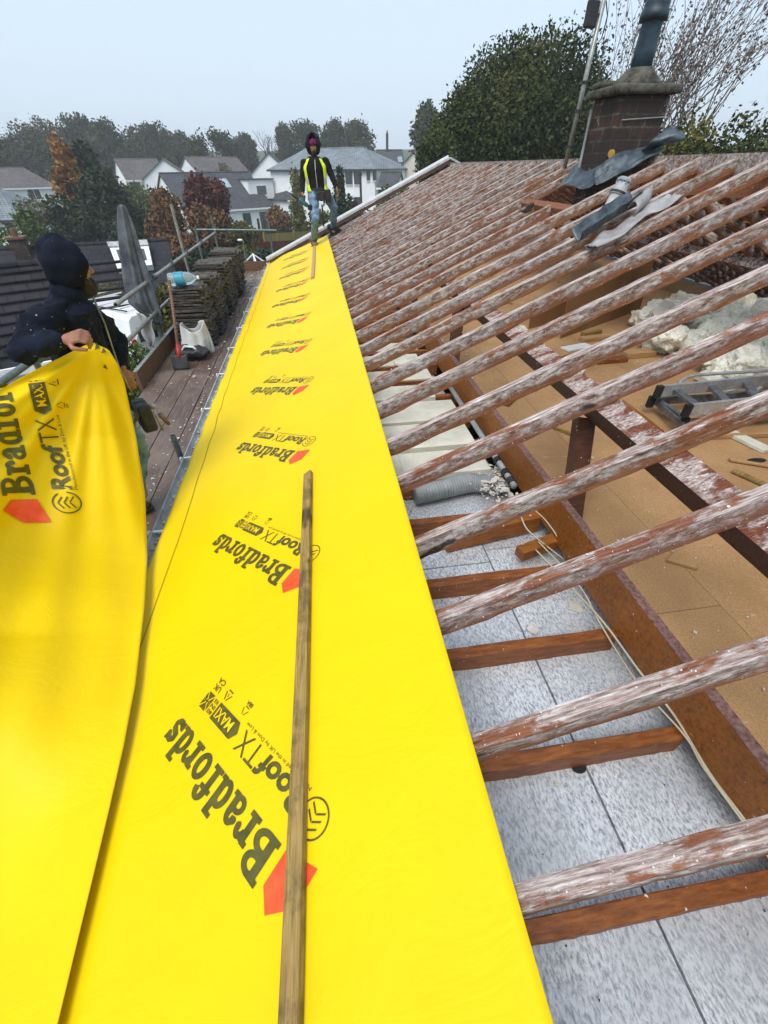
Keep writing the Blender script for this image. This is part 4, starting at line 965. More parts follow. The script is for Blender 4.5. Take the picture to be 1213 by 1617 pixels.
for q in range(26):
    rr = random.Random(200+q); x, y = rr.uniform(1.5, 5.6), rr.uniform(1.2, 7.5); l_ = rr.uniform(.08,.45); mb = MB(); mb.box((0,0,0), (l_, rr.uniform(.015,.05), rr.uniform(.008,.02))); o = mb.build('timber_sliver', M[rr.choice(('rawwood','joist','batten','chip'))]); o.location = (x, y, FZ+.014); o.rotation_euler = (0,rr.uniform(-.02,.02),rr.uniform(0,3.1)); tag(o, 'small broken sliver of timber lying on the chipboard loft floor', 'timber sliver', 'broken timber slivers strewn over the loft floor')
for q, (u, v) in enumerate([(700,520),(742,498),(690,548),(640,575),(820,520),(905,590),(860,500)]):
    rr = random.Random(300+q); mb = MB(); l_ = rr.uniform(.22,.40); mb.prism([(-l_/2,-.07,0),(l_/2,-.08,0),(l_/2*.9,.06,0),(l_*.1,.08,0),(-l_/2,.05,0)], (0,0,.02)); o = mb.build('foam_offcut', M['foam']); p_ = onz(u, v, FZ+.02); o.location = p_; o.rotation_euler = (rr.uniform(-.1,.1), rr.uniform(-.1,.1), rr.uniform(0,3)); tag(o, 'torn cream foam offcut lying under the rafters between the yellow membrane and the brown panels', 'foam offcut', 'torn foam offcuts under the rafters')
# flexible duct and nest of debris between joists
DU = empty('flexible_duct', onz(700,770,-1.58), 'grey ribbed flexible duct lying between two joists by the yellow membrane', 'duct')
b = MB(); P_ = [onz(655,782,-1.56), onz(700,772,-1.55), onz(740,762,-1.55), onz(775,765,-1.57)]; pts = []; rs = []
for i in range(120):
    t = i/119*3; k_ = min(int(t),2); pts.append(P_[k_].lerp(P_[k_+1], t-k_)); rs.append(.058+.005*math.sin(i*1.6))
b.tube(pts, rs, 16); loc(b.build('duct', M['grey'], DU, smooth=True), DU)
PG = empty('waste_pipe', (1.02,2.5,-1.45), 'grey plastic pipe with black joints running beside the binder', 'pipe')
b = MB(); b.tube([(1.045,1.90,-1.475),(1.045,3.6,-1.465)], .019, 12); loc(b.build('pipe', M['grey'], PG, smooth=True), PG)
for y in (1.93,2.02,2.16): 
    b = MB(); b.pipe((1.045,y,-1.475),(1.045,y+.045,-1.475), .026, .019); loc(b.build('joint', M['black'], PG), PG)
# cables
def cable(pts, r, lb, m='wire', name='cable', sag=0):
    P_ = [Vector(p) for p in pts]; out = []
    for i in range(len(P_)-1):
        p0, p1, p2, p3 = P_[max(i-1,0)], P_[i], P_[i+1], P_[min(i+2,len(P_)-1)]
        for t in np.linspace(0,1,10,endpoint=False):
            out.append(.5*((2*p1)+(p2-p0)*t+(2*p0-5*p1+4*p2-p3)*t*t+(3*p1-p0-3*p2+p3)*t**3))
    out.append(P_[-1]); b = MB(); b.tube(out, r, 7); return tag(b.build(name, M[m], smooth=True), lb, 'cable')
cable([onz(846,868,-1.5), onz(905,930,-1.50), onz(955,985,-1.49), onz(1010,1060,-1.50), onz(1065,1130,-1.50), onz(1120,1220,-1.5), onz(1180,1300,-1.5), onz(1250,1400,-1.5)], .0045, 'cream cable running loosely beside the binder, outer one of the pair')
cable([onz(850,855,-1.48), onz(915,925,-1.5), onz(948,985,-1.5), onz(1005,1075,-1.50), onz(1080,1160,-1.49), onz(1110,1210,-1.5), onz(1168,1290,-1.5), onz(1240,1390,-1.5)], .0038, 'cream cable running loosely beside the binder, inner one of the pair')
cable([onz(822,812,-1.45), onz(832,835,-1.47), onz(858,858,-1.50), onz(886,880,-1.55), onz(900,892,-1.6)], .004, 'short cream cable drooping over the joist left of the binder')
cable([onz(838,800,-1.40), onz(862,822,-1.45), onz(885,856,-1.50), onz(893,885,-1.6)], .004, 'short cream cable hanging against the side of the binder')
cable([onz(984,645,FZ), onz(980,633,-1.3), onz(990,640,-1.4), onz(1003,655,FZ+.01), onz(1000,662,FZ+.01)], .005, 'curled white cable on the timber frame piece by the ladder')
# orange-brown noggings under the fourth rafter
for (u0,v0,u1,v1,w_,h_,lb) in ((705,845,852,812,.05,.10,'nogging'),(822,868,905,838,.06,.06,'nogging')):
    b = MB(); a, b2 = onz(u0, v0, JZ+.02), onz(u1, v1, JZ+.02); b.beam(a-Vector((0,0,h_/2)), b2-Vector((0,0,h_/2)), w_, h_); part(b, 'nogging', M['binder'])
# crumbs: uncountable debris
def crumbs(name, label, n, fn, smin, smax, m):
    V = np.zeros((n*3,4,3)); r_ = random.Random(hash(name) % 1000 if False else len(name))
    k_ = 0
    for i in range(n):
        p, nrm = fn(r_); s_ = r_.uniform(smin, smax)*(1 if r_.random() < .9 else 2.2); nrm = Vector(nrm); e1 = nrm.orthogonal().normalized(); e2 = nrm.cross(e1); a = r_.uniform(0, 6.28)
        f1 = (e1*math.cos(a)+e2*math.sin(a))*s_; f2 = (e2*math.cos(a)-e1*math.sin(a))*s_*r_.uniform(.5,1); h_ = nrm*s_*r_.uniform(.3,.8)
        p = Vector(p); t = [p+f1*r_.uniform(.6,1), p+f2*r_.uniform(.6,1), p-f1*r_.uniform(.6,1), p-f2*r_.uniform(.6,1)]; tt = [q+h_ for q in t]
        V[k_] = [tuple(q) for q in tt]; V[k_+1] = [tuple(q) for q in (t[0],t[1],tt[1],tt[0])]; V[k_+2] = [tuple(q) for q in (t[3],t[0],tt[0],tt[3])]; k_ += 3
    o = bpy.data.objects.new(name, quads_mesh(name, V, M[m])); C.objects.link(o); return tag(o, label, 'debris', kind='stuff')
def on_tiles(r_): 
    y = r_.uniform(-.5, 3.8) if r_.random() < .7 else r_.uniform(1.9, 2.3); x = r_.choice((r_.uniform(.3, 1.08), r_.gauss(1.0,.05))); return (min(x,1.08), y, TZ+.004 if y < 1.79 else TZ-.01), (0,0,1)
crumbs('mortar_crumbs', 'pale mortar crumbs scattered over the foil ceiling boards', 900, on_tiles, .0015, .006, 'crumb')
def nest(r_): return onz(785+r_.gauss(0,14), 760+r_.gauss(0,11), -1.57+r_.uniform(0,.05)), (r_.uniform(-.4,.4),r_.uniform(-.4,.4),1)
crumbs('nest_debris', 'pale chippings heaped between joist and pipe by the flexible duct', 420, nest, .006, .018, 'crumb')
crumbs('dark_crumbs', 'dark grit scattered over the foil ceiling boards', 260, on_tiles, .001, .005, 'crumbd')
crumbs('floor_crumbs', 'pale chips scattered over the chipboard loft floor', 2600, lambda r_: ((r_.uniform(xl, 5.8), r_.uniform(.3, 9), FZ+.003), (0,0,1)), .002, .008, 'crumb')
crumbs('deck_crumbs', 'white slate chips littering the scaffold boards', 700, lambda r_: ((r_.uniform(DX0, DX1) if r_.random() < .5 else r_.gauss(-1.45,.05), r_.uniform(1.5,12.2) if r_.random() < .5 else r_.gauss(10.9,.7), DZ+.002), (0,0,1)), .004, .014, 'crumb')
crumbs('rafter_crumbs', 'flakes of lime lying on the rafter tops', 1500, lambda r_: (lambda yf, s_: (roof(s_, yf+r_.uniform(.004,.044), 0.001), NR))(r_.choice(front_y), r_.uniform(.4, SL-.1)), .001, .0035, 'crumb')
crumbs('gutter_crumbs', 'grey and white debris lying along the gutter', 1600, lambda r_: ((gx+r_.uniform(-.04,.045), r_.uniform(.5,11.9), gz-.045+r_.uniform(0,.02)), (r_.uniform(-.5,.5),r_.uniform(-.5,.5),1)), .004, .014, 'crumb')
def flake(u, v, r, seed, lb):
    b = MB(); rr = random.Random(seed); p_ = onz(u, v, TZ+.006); n_ = 9
    b.prism([p_+Vector((math.cos(2*PI*k_/n_)*r*rr.uniform(.5,1.1), math.sin(2*PI*k_/n_)*r*rr.uniform(.5,1.1), 0)) for k_ in range(n_)], (0,0,.005)); tag(b.build('plaster_flake', M['crumb']), lb, 'flake')
flake(908,958,.045,1,'largest pale plaster flake on the foil board between second and third joists')
flake(840,994,.028,2,'smaller pale plaster flake left of the largest one')
flake(1000,1032,.04,3,'pale plaster flake by the cables at the end of a joist')
# ------------------------------------------------------------------ people
def hand(mb, wrist, dirv, palm_n, sc=1.0, curl=.9, thumb_side=1, fr=.0088):
    """palm with five bent fingers; dirv: along the hand, palm_n: out of the palm"""
    d = Vector(dirv).normalized(); n = Vector(palm_n); n = (n-d*n.dot(d)).normalized(); s_ = d.cross(n)*thumb_side; w0 = Vector(wrist)
    L_ = .185*sc
    mb.loft([(w0-d*.02*sc, s_*.028*sc, n*.021*sc), (w0+d*.015*sc, s_*.033*sc, n*.019*sc), (w0+d*.05*sc, s_*.041*sc, n*.017*sc), (w0+d*.085*sc, s_*.042*sc, n*.014*sc), (w0+d*.098*sc, s_*.036*sc, n*.010*sc)], 18)
    for i, (off, ln) in enumerate(((.031,.072),(.0105,.080),(-.0105,.074),(-.031,.058))):
        p = w0+d*.088*sc+s_*off*sc; a = 0; pts = [p-d*.02*sc, p]; seg = (ln*.46, ln*.30, ln*.24)
        for k_, l_ in enumerate(seg):
            a += curl*(.75,1.0,.75)[k_]*(1+.06*i); p = p+(d*math.cos(a)+n*math.sin(a))*l_*sc; pts.append(p)
        mb.limb(pts, [fr*sc*1.1, fr*sc*1.08, fr*sc, fr*sc*.93, fr*sc*.82], 10)
    p = w0+d*.025*sc+s_*.026*sc+n*.006*sc
    pts = [p, p+(d*.55+s_*.75+n*.25).normalized()*.035*sc, p+(d*.62+s_*.72+n*.3).normalized()*.035*sc+(d*.85+s_*.1+n*.5).normalized()*.030*sc]
    pts.append(pts[-1]+(d*.8-s_*.15+n*.55).normalized()*.024*sc)
    mb.limb(pts, [.0135*sc,.0125*sc,.0108*sc,.0088*sc], 10)
def head(mb, c, fwd, up, sc=1.0):
    """skull, jaw, nose, ears; c: head centre"""
    f = Vector(fwd).normalized(); u = Vector(up); u = (u-f*u.dot(f)).normalized(); r = f.cross(u); c = Vector(c); rot = Matrix((r, f, u)).transposed()
    mb.ball(c+u*.025*sc-f*.008*sc, (.074*sc,.095*sc,.092*sc), 20, 14, rot); mb.ball(c-u*.038*sc+f*.028*sc, (.056*sc,.060*sc,.070*sc), 18, 12, rot)
    mb.ball(c-u*.088*sc+f*.055*sc, (.026*sc,.026*sc,.022*sc), 12, 8, rot)
    mb.limb([c+u*.02*sc+f*.083*sc, c-u*.018*sc+f*.102*sc], [.009*sc,.014*sc], 10); mb.ball(c-u*.022*sc+f*.092*sc, (.019*sc,.013*sc,.010*sc), 10, 6, rot)
    mb.ball(c+u*.030*sc+f*.078*sc, (.055*sc,.014*sc,.012*sc), 14, 8, rot)                       # brow
    for s_ in (-1,1):
        mb.ball(c-u*.012*sc+f*.066*sc+r*s_*.040*sc, (.022*sc,.018*sc,.018*sc), 10, 8, rot)        # cheek
        mb.ball(c-u*.005*sc-f*.006*sc+r*s_*.077*sc, (.010*sc,.020*sc,.032*sc), 10, 8, rot)        # ear
    for q in (-.050,-.060): mb.ball(c+u*q*sc+f*.083*sc, (.024*sc,.010*sc,.006*sc), 10, 6, rot)    # lips
    return c, f, u, r
def face_bits(c, f, u, r, sc, par, eye=True, org=(0,0,0)):
    for s_ in (-1,1):
        b = MB(); b.ball(c+u*.010*sc+f*.074*sc+r*s_*.031*sc, (.013*sc,.012*sc,.009*sc), 12, 8); loc(b.build('eye', M['white'], par, smooth=True), par)
        b = MB(); b.ball(c+u*.010*sc+f*.085*sc+r*s_*.031*sc, .0055*sc, 10, 6); loc(b.build('iris', M['black'], par, smooth=True), par)
        b = MB(); b.limb([c+u*.034*sc+f*.088*sc+r*s_*.014*sc, c+u*.038*sc+f*.084*sc+r*s_*.048*sc], [.005*sc,.004*sc], 8); loc(b.build('eyebrow', M['beard'], par, smooth=True), par)

# --- the man standing on the far end of the membrane
YM = 10.35
P = lambda u, v, dy=0: at(u, v, YM+dy)
F1 = empty('person', onroof(499,390), 'standing man in hooded black top and hi-vis vest far along the membrane', 'person')
sp_ = lambda mb, name, m, **k_: loc(mb.build(name, m, F1, **k_), F1)
hc = P(495,233,.0); upv = Vector((-.02,0,1)); fw = Vector((-.06,-1,-.12))
ShR, ShL = P(481,259,.0), P(514,256,.05); ElR, ElL = P(477.5,284,.02), P(524,277,.05); WrR, WrL = P(478,304,-.12), P(531,296,-.05)
HipR, HipL = P(494,304,.02), P(512,303,.05); KnR, KnL = P(498.5,346,-.22), P(531,331,.05); AnR, AnL = P(497,381,-.02), P(528,362,.55)
ftR = onroof(497,387,.03); ftL = onroof(527,367,.03)
AnR = ftR+Vector((0,.02,.09)); AnL = ftL+Vector((0,0,.09)); KnL = (HipL+AnL)/2+Vector((.10,-.13,.05))
nk = P(496,250,.01); ch_ = P(497,268,.0); ws = P(501,296,.03); cr = P(503,308,.03)
b = MB(); hd = head(b, hc, fw, upv, 1.0)
b.limb([hc-Vector((0,-.01,.06)), nk], [.056,.060]); X_ = Vector((1,0,0)); Y_ = Vector((0,1,0))
b.loft([(nk+Vector((0,0,-.02)), X_*.09, Y_*.07), (ch_+Vector((0,0,.06)), X_*.17, Y_*.10), (ch_, X_*.165, Y_*.115), (ws, X_*.135, Y_*.095), (cr+Vector((0,0,.05)), X_*.155, Y_*.11), (cr, X_*.10, Y_*.08)])
for a_, e_, w_ in ((ShR,ElR,WrR),(ShL,ElL,WrL)): b.limb([a_, a_.lerp(e_,.5), e_, e_.lerp(w_,.5), w_], [.052,.047,.040,.037,.027])
for a_, k_, n_ in ((HipR,KnR,AnR),(HipL,KnL,AnL)): b.limb([a_, a_.lerp(k_,.5), k_, k_.lerp(n_,.4), n_], [.082,.075,.054,.052,.036])
hand(b, WrR, (-.15,-.35,-.75), (.9,-.2,0), 1.0, .75, 1); hand(b, WrL, (.25,-.1,-1), (-.8,-.3,.0), 1.0, .35, -1)
for f_ in (ftR, ftL): b.ball(f_+Vector((0,-.04,.02)), (.045,.12,.03), 12, 8)
body = b.build('body', M['skin'], F1); loc(body, F1); remesh(body, .0075, 3)
face_bits(*hd, 1.0, F1)
c_, f_, u_, r_ = hd; rot = Matrix((r_, f_, u_)).transposed()
b = MB(); b.ball(c_-u_*.075+f_*.045, (.055,.055,.045), 16, 10, rot); b.ball(c_-u_*.052+f_*.085, (.030,.012,.006), 10, 6, rot)
b.limb([c_-u_*.04+f_*.10-r_*.026, c_-u_*.037+f_*.103, c_-u_*.04+f_*.10+r_*.026], [.004,.006,.004], 8)
for s_ in (-1,1): b.limb([c_-u_*.0+r_*s_*.070+f_*.02, c_-u_*.05+r_*s_*.055+f_*.045, c_-u_*.08+r_*s_*.03+f_*.065], [.008,.016,.016], 8)
o = sp_(b, 'beard', M['beard']); remesh(o, .005, 1, .006, .02)
b = MB(); b.ball(c_+u_*.065+f_*.0, (.090,.108,.062), 18, 10, rot); b.limb([c_+u_*.05-r_*.075+f_*.03, c_+u_*.085+f_*.092, c_+u_*.05+r_*.075+f_*.03], [.02,.024,.02], 10); b.limb([c_+u_*.095-r_*.06+f_*.04, c_+u_*.12+f_*.06, c_+u_*.075+r_*.07+f_*.04], [.018,.02,.018], 10)
o = sp_(b, 'turban', M['purple']); remesh(o, .008, 2, .008, .03)
b = MB()     # hood: shell open at the front
def hood(c, f, u, r, sc, A=.128, B=.150, H=.150, up_=.045, back=.035, fr_=.62, low=.80):
    def fn(i, j):
        th = PI*(.04+low*j); ph = 2*PI*(i-.5)*fr_*1.30
        rr = Vector((0,0,0)); x = math.sin(ph)*math.sin(th)*A*sc; y = -math.cos(ph)*math.sin(th)*B*sc; z = math.cos(th)*H*sc*(1.0 if th < PI/2 else 1.15)
        w = 1+.04*math.sin(ph*5+th*3)+.03*math.sin(th*9)
        return c+u*(up_*sc+z*w)+r*x*w+f*(y*w-back*sc+.02*sc*(1-abs(math.cos(th))))
    return fn
def add_hood(par, hd_, sc, m, fr_=.62, **kw):
    b = MB(); b.grid(hood(*hd_, sc, fr_=fr_, **kw), 40, 26); o = b.build('hood', M[m], par, smooth=True, fixn=False); loc(o, par)
    q = o.modifiers.new('t','SOLIDIFY'); q.thickness = .022*sc; q.offset = 0; q2 = o.modifiers.new('s','SUBSURF'); q2.levels = 1; q2.render_levels = 1; return o
add_hood(F1, hd, 1.0, 'blackc')
# hoodie
b = MB()
b.loft([(nk+Vector((0,.02,.03)), X_*.095, Y_*.09), (nk+Vector((0,.01,-.02)), X_*.15, Y_*.11), (ch_+Vector((0,0,.07)), X_*.205, Y_*.125), (ch_, X_*.20, Y_*.14), (ws+Vector((0,0,.04)), X_*.175, Y_*.125), (ws, X_*.18, Y_*.13), (cr+Vector((0,0,.07)), X_*.19, Y_*.135)])
for a_, e_, w_ in ((ShR,ElR,WrR),(ShL,ElL,WrL)): b.limb([a_, a_.lerp(e_,.5), e_, e_.lerp(w_,.5), w_.lerp(e_,.12)], [.078,.070,.060,.054,.044])
hoodie = sp_(b, 'hooded_top', M['blackc']); remesh(hoodie, .012, 3, .02, .06)
b = MB(); b.tube([nk+Vector((.01,-.10,-.02)), ch_+Vector((.01,-.155,0)), ws+Vector((0,-.145,0))], .005, 6); sp_(b, 'zip', M['reflect'])
# hi-vis vest: open front panels, back, bands
def vest(side):
    def fn(i, j):
        z0 = [nk+Vector((0,.0,.0)), ch_+Vector((0,0,.05)), ch_, ws+Vector((0,0,.04)), ws, cr+Vector((0,0,.06))]; R_ = [(.155,.115),(.218,.140),(.215,.156),(.192,.142),(.198,.148),(.210,.155)]
        t = j*5; k_ = min(int(t),4); q = t-k_; c0 = z0[k_].lerp(z0[k_+1], q); ra = R_[k_][0]*(1-q)+R_[k_+1][0]*q; rb = R_[k_][1]*(1-q)+R_[k_+1][1]*q
        a = -PI/2 + side*(.42+.28*j*0+ (.95 if j > .14 else .95-(.14-j)*2.2)*i)
        a = -PI/2 + side*((.62+.22*math.sin(j*3))+ i*(.55 if j < .35 else .85))
        return c0 + Vector((math.cos(a)*ra, math.sin(a)*rb, .0)) + Vector((0,-.012,-.02*i*(1 if j < .1 else 0)))
    return fn
for sd_ in (-1, 1):
    b = MB(); b.grid(vest(sd_), 10, 24); o = sp_(b, 'hi_vis_vest', M['hivis'], smooth=True, fixn=False); q = o.modifiers.new('t','SOLIDIFY'); q.thickness = .006; q.offset = 0
    fnv = vest(sd_); b = MB(); b.grid(lambda i, j: fnv(i, .50+j*.10)+Vector((0,-.006,0)), 8, 3); o = loc(b.build('reflective_band', M['reflect'], F1, smooth=True, fixn=False), F1)
# jeans
b = MB(); b.loft([(cr+Vector((0,0,.12)), X_*.165, Y_*.125), (cr+Vector((0,0,.04)), X_*.18, Y_*.13), (cr+Vector((0,0,-.03)), X_*.16, Y_*.11)])
for a_, k_, n_ in ((HipR,KnR,AnR),(HipL,KnL,AnL)): b.limb([a_, a_.lerp(k_,.5), k_, k_.lerp(n_,.5), n_+Vector((0,0,.02))], [.105,.096,.078,.072,.066])
o = sp_(b, 'jeans', M['denim']); remesh(o, .012, 2, .045, .07)
def boot(p, fwd, par, m='leather', up=Vector((0,0,1)), sc=1.0):
    f = Vector(fwd).normalized(); r = f.cross(up).normalized(); u = r.cross(f); rot = Matrix((r,f,u)).transposed(); p = Vector(p)
    b = MB(); b.ball(p+f*.10*sc+u*.035*sc, (.050*sc,.085*sc,.042*sc), 14, 8, rot); b.ball(p-f*.02*sc+u*.045*sc, (.045*sc,.075*sc,.05*sc), 14, 8, rot); b.limb([p-f*.03*sc+u*.05*sc, p-f*.035*sc+u*.14*sc], [.048*sc,.052*sc]); o = b.build('boot', M[m], par); loc(o, par); remesh(o, .008*sc, 3)
    b = MB(); b.box(p+f*.045*sc+u*.0, (.10*sc,.30*sc,.022*sc), rot); s_ = b.build('sole', M['rubber'], par); loc(s_, par); bevel(s_, .01)
boot(ftR-Vector((0,0,.018)), (.40,-.9,.1), F1, up=Vector((-.35,0,1))); boot(ftL-Vector((0,0,.018)), (.9,-.55,.36), F1, 'belt', up=Vector((-.39,0,1)))
b = MB(); b.loft([(cr+Vector((0,0,.115)), X_*.185, Y_*.145), (cr+Vector((0,0,.075)), X_*.188, Y_*.148)]); o = sp_(b, 'tool_belt', M['belt'])
for dx, w_, h_ in ((.17,.13,.20),(.06,.12,.16),(-.02,.06,.12)):
    b = MB(); b.box(cr+Vector((dx,-.16+abs(dx)*.3,-.01)), (w_,.07,h_), .3*dx*5); o = sp_(b, 'pouch', M['belt']); bevel(o, .015)
b = MB(); b.tube([cr+Vector((.10,-.17,-.05)), cr+Vector((.08,-.19,-.17)), cr+Vector((.10,-.17,-.10))], .012, 8); b.box(cr+Vector((.05,-.15,-.32)), (.03,.03,.36)); sp_(b, 'hammer_loop', M['belt'])
for p_ in (cr+Vector((.07,-.21,-.10)),): b = MB(); b.tube([p_, p_+Vector((.04,0,-.05)), p_+Vector((.05,0,.02))], .006, 6); sp_(b, 'hook', M['galv'])
# cordless tool in his hand
gp = WrR + Vector((-.01,-.05,-.09)); DR = empty('cordless_drill', gp, 'black and teal cordless drill hanging from the standing man\'s right hand', 'drill')
a0, a1 = P(457,304,-.18), P(493,330,-.18)
def dp(mb, name, m, **k_): return loc(mb.build(name, m, DR, **k_), DR)
d_ = (a1-a0).normalized()
b = MB(); b.lathe([(.008,0),(.012,.05),(.020,.08),(.026,.16),(.024,.2)], a0, 14, d_); dp(b, 'chuck', M['black'], smooth=True)
b = MB(); L_ = (a1-a0).length; b.lathe([(.030,.19),(.037,.21),(.040,.30),(.037,L_*.78),(.022,L_*.82)], a0, 16, d_); dp(b, 'motor_body', M['teal'], smooth=True)
g0 = a0+d_*L_*.62; b = MB(); b.limb([g0, g0+Vector((.03,0,.10)), gp+Vector((0,0,.03))], [.024,.021,.024]); dp(b, 'grip', M['black'], smooth=True)
b = MB(); b.box(a0+d_*L_*.90, (.08,.07,.09), .3); o = dp(b, 'battery', M['black']); bevel(o, .01)

# --- the hooded man holding the sheet, on the scaffold
F2 = empty('person', (-1.42,2.45,DZ), 'man in navy hooded jacket seen from behind, holding up yellow membrane on the scaffold', 'person')
sq = lambda mb, name, m, **k_: loc(mb.build(name, m, F2, **k_), F2)
Q = lambda u, v, Y: at(u, v, Y*1.09)
KS = .915
class MB2(MB):                                           # a slighter build than the standing man
    def limb(s, pts, rs, n=14): return MB.limb(s, pts, [r*KS for r in rs], n)
    def ball(s, c, r, n=12, m=8, rot=None): return MB.ball(s, c, tuple(q*KS for q in r) if isinstance(r, (tuple,list)) else r*KS, n, m, rot)
    def loft(s, secs, n=22): return MB.loft(s, [(c, Vector(p)*KS, Vector(q)*KS) for c, p, q in secs], n)
hc = Q(110,422,2.52); fw = Vector((.80,.58,-.14)); upv = Vector((.10,.08,1))
nk = Q(104,470,2.52); ShR = Q(77,505,2.36); ShL = Q(138,497,2.72); ElR = Q(36,553,2.20); WrR = Q(103,536,2.20); ElL = Q(182,540,2.80); WrL = Q(194,583,2.66)
ch_ = Q(112,520,2.54); ws = Q(140,590,2.50); cr = Q(168,640,2.48)
fr_dir = Vector((.86,.50,0)).normalized(); sd_dir = Vector((.50,-.86,0)).normalized()
footR = Vector((-1.34,2.12,DZ+.03)); footL = Vector((-1.56,2.62,DZ+.03)); HipR = cr+sd_dir*.09; HipL = cr-sd_dir*.09
AnR = footR+Vector((0,0,.09)); AnL = footL+Vector((0,0,.09)); KnR = Q(216,715,2.40)+Vector((.0,0,0)); KnL = (HipL+AnL)/2+fr_dir*.06
b = MB(); hd = head(b, hc, fw, upv, .95); b0_ = b; b = MB2()
b.limb([hc-Vector((.02,0,.07)), nk-Vector((0,0,.02))], [.058,.064])
b.loft([(nk+Vector((0,0,-.03)), sd_dir*.10, fr_dir*.07), (ch_+Vector((0,0,.10)), sd_dir*.19, fr_dir*.11), (ch_, sd_dir*.18, fr_dir*.12), (ws, sd_dir*.15, fr_dir*.105), (cr, sd_dir*.16, fr_dir*.11)])
for a_, e_, w_ in ((ShR,ElR,WrR),(ShL,ElL,WrL)): b.limb([a_, a_.lerp(e_,.5), e_, e_.lerp(w_,.5), w_], [.056,.050,.042,.038,.027])
for a_, k_, n_ in ((HipR,KnR,AnR),(HipL,KnL,AnL)): b.limb([a_, a_.lerp(k_,.5), k_, k_.lerp(n_,.4), n_], [.085,.078,.056,.054,.038])
hand(b0_, WrR, Q(140,526,2.17)-WrR, (.25,.45,-.85), 1.02, .95, -1, .0100); hand(b0_, WrL, (.20,-.20,-.9), (-.6,.5,0), .90, .35, 1)
for f_ in (footR, footL): b.ball(f_+fr_dir*.04+Vector((0,0,.02)), (.07,.07,.03), 12, 8)
b.add(b0_.v, b0_.f); o = sq(b, 'body', M['skin']); remesh(o, .0048, 3)
c_, f_, u_, r_ = hd; rot = Matrix((r_, f_, u_)).transposed(); face_bits(*hd, .95, F2)
b = MB2(); b.ball(c_-u_*.088+f_*.052, (.062,.062,.060), 16, 10, rot)
for s_ in (-1,1): b.limb([c_-u_*.01+r_*s_*.078+f_*.02, c_-u_*.06+r_*s_*.062+f_*.045, c_-u_*.09+r_*s_*.035+f_*.065], [.012,.020,.022], 8)
o = sq(b, 'beard', M['beard']); remesh(o, .006, 1, .012, .02)
b = MB2(); b.ball(c_+u_*.05-f_*.01, (.082,.100,.082), 16, 10, rot); b.limb([c_-u_*.0-r_*.085, c_+u_*.02-f_*.11, c_+r_*.085], [.02,.022,.02], 8); o = sq(b, 'cap', M['navy']); remesh(o, .01, 2)
add_hood(F2, hd, .93, 'navy', .55, A=.112, B=.122, H=.120, up_=.028, back=.022, low=.93)
b = MB2()
b.loft([(hc-Vector((.02,.02,.10)), sd_dir*.085, fr_dir*.08), (nk+Vector((0,0,.0)), sd_dir*.115, fr_dir*.105), (nk+Vector((0,0,-.06)), sd_dir*.19, fr_dir*.13), (ch_+Vector((0,0,.08)), sd_dir*.225, fr_dir*.155), (ch_, sd_dir*.215, fr_dir*.165), (ws, sd_dir*.19, fr_dir*.155), (cr+Vector((0,0,.03)), sd_dir*.20, fr_dir*.15), (cr+Vector((0,0,-.06)), sd_dir*.205, fr_dir*.15)])
for a_, e_, w_ in ((ShR,ElR,WrR),(ShL,ElL,WrL)): b.limb([a_, a_.lerp(e_,.5), e_, e_.lerp(w_,.5), w_.lerp(e_,.10)], [.096,.090,.078,.066,.046])
b.ball(hc-fr_dir*.055-Vector((0,0,.115)), (.095,.095,.075), 16, 10); b.ball(hc-fr_dir*.10-Vector((0,0,.17)), (.10,.11,.07), 16, 10)
o = sq(b, 'hooded_jacket', M['navy']); remesh(o, .010, 3, .048, .075)
b = MB2(); zp = [nk+fr_dir*.135+Vector((.0,-.02,.02)), ch_+fr_dir*.175+sd_dir*.01, ws+fr_dir*.168, cr+fr_dir*.165+Vector((0,0,.02))]; b.tube(zp, .006, 8); sq(b, 'zip', M['galv'], smooth=True)
b = MB2(); b.loft([(cr+Vector((0,0,.06)), sd_dir*.17, fr_dir*.13), (cr+Vector((0,0,-.04)), sd_dir*.185, fr_dir*.14), (cr+Vector((0,0,-.12)), sd_dir*.16, fr_dir*.12)])
for a_, k_, n_ in ((HipR,KnR,AnR),(HipL,KnL,AnL)): b.limb([a_, a_.lerp(k_,.5), k_, k_.lerp(n_,.5), n_+Vector((0,0,.02))], [.108,.100,.082,.074,.070])
o = sq(b, 'jeans', M['denimd']); remesh(o, .012, 2, .05, .08)
boot(footR, fr_dir, F2); boot(footL, fr_dir, F2)
b = MB2(); b.loft([(cr+Vector((0,0,-.05)), sd_dir*.215, fr_dir*.168), (cr+Vector((0,0,-.095)), sd_dir*.218, fr_dir*.170)]); sq(b, 'tool_belt', M['belt'])
for t_, w_ in ((.02,.10),(.13,.09)):
    b = MB2(); b.box(cr+fr_dir*.19-sd_dir*t_*.8+Vector((0,0,-.15)), (.09,w_,.19), math.atan2(fr_dir.y, fr_dir.x)); o = sq(b, 'pouch', M['belt']); bevel(o, .02)
hp_ = cr+fr_dir*.25+Vector((0,0,-.10)); b = MB2(); b.tube([hp_, hp_+Vector((.01,0,-.16))], .009, 8); b.ball(hp_+Vector((0,0,.02)), (.03,.018,.02)); sq(b, 'hammer', M['galv'], smooth=True)
b = MB2(); b.limb([hp_+Vector((.02,.03,-.06)), hp_+Vector((.05,.03,-.13))], [.020,.014]); sq(b, 'tool_handle', M['leather'], smooth=True)
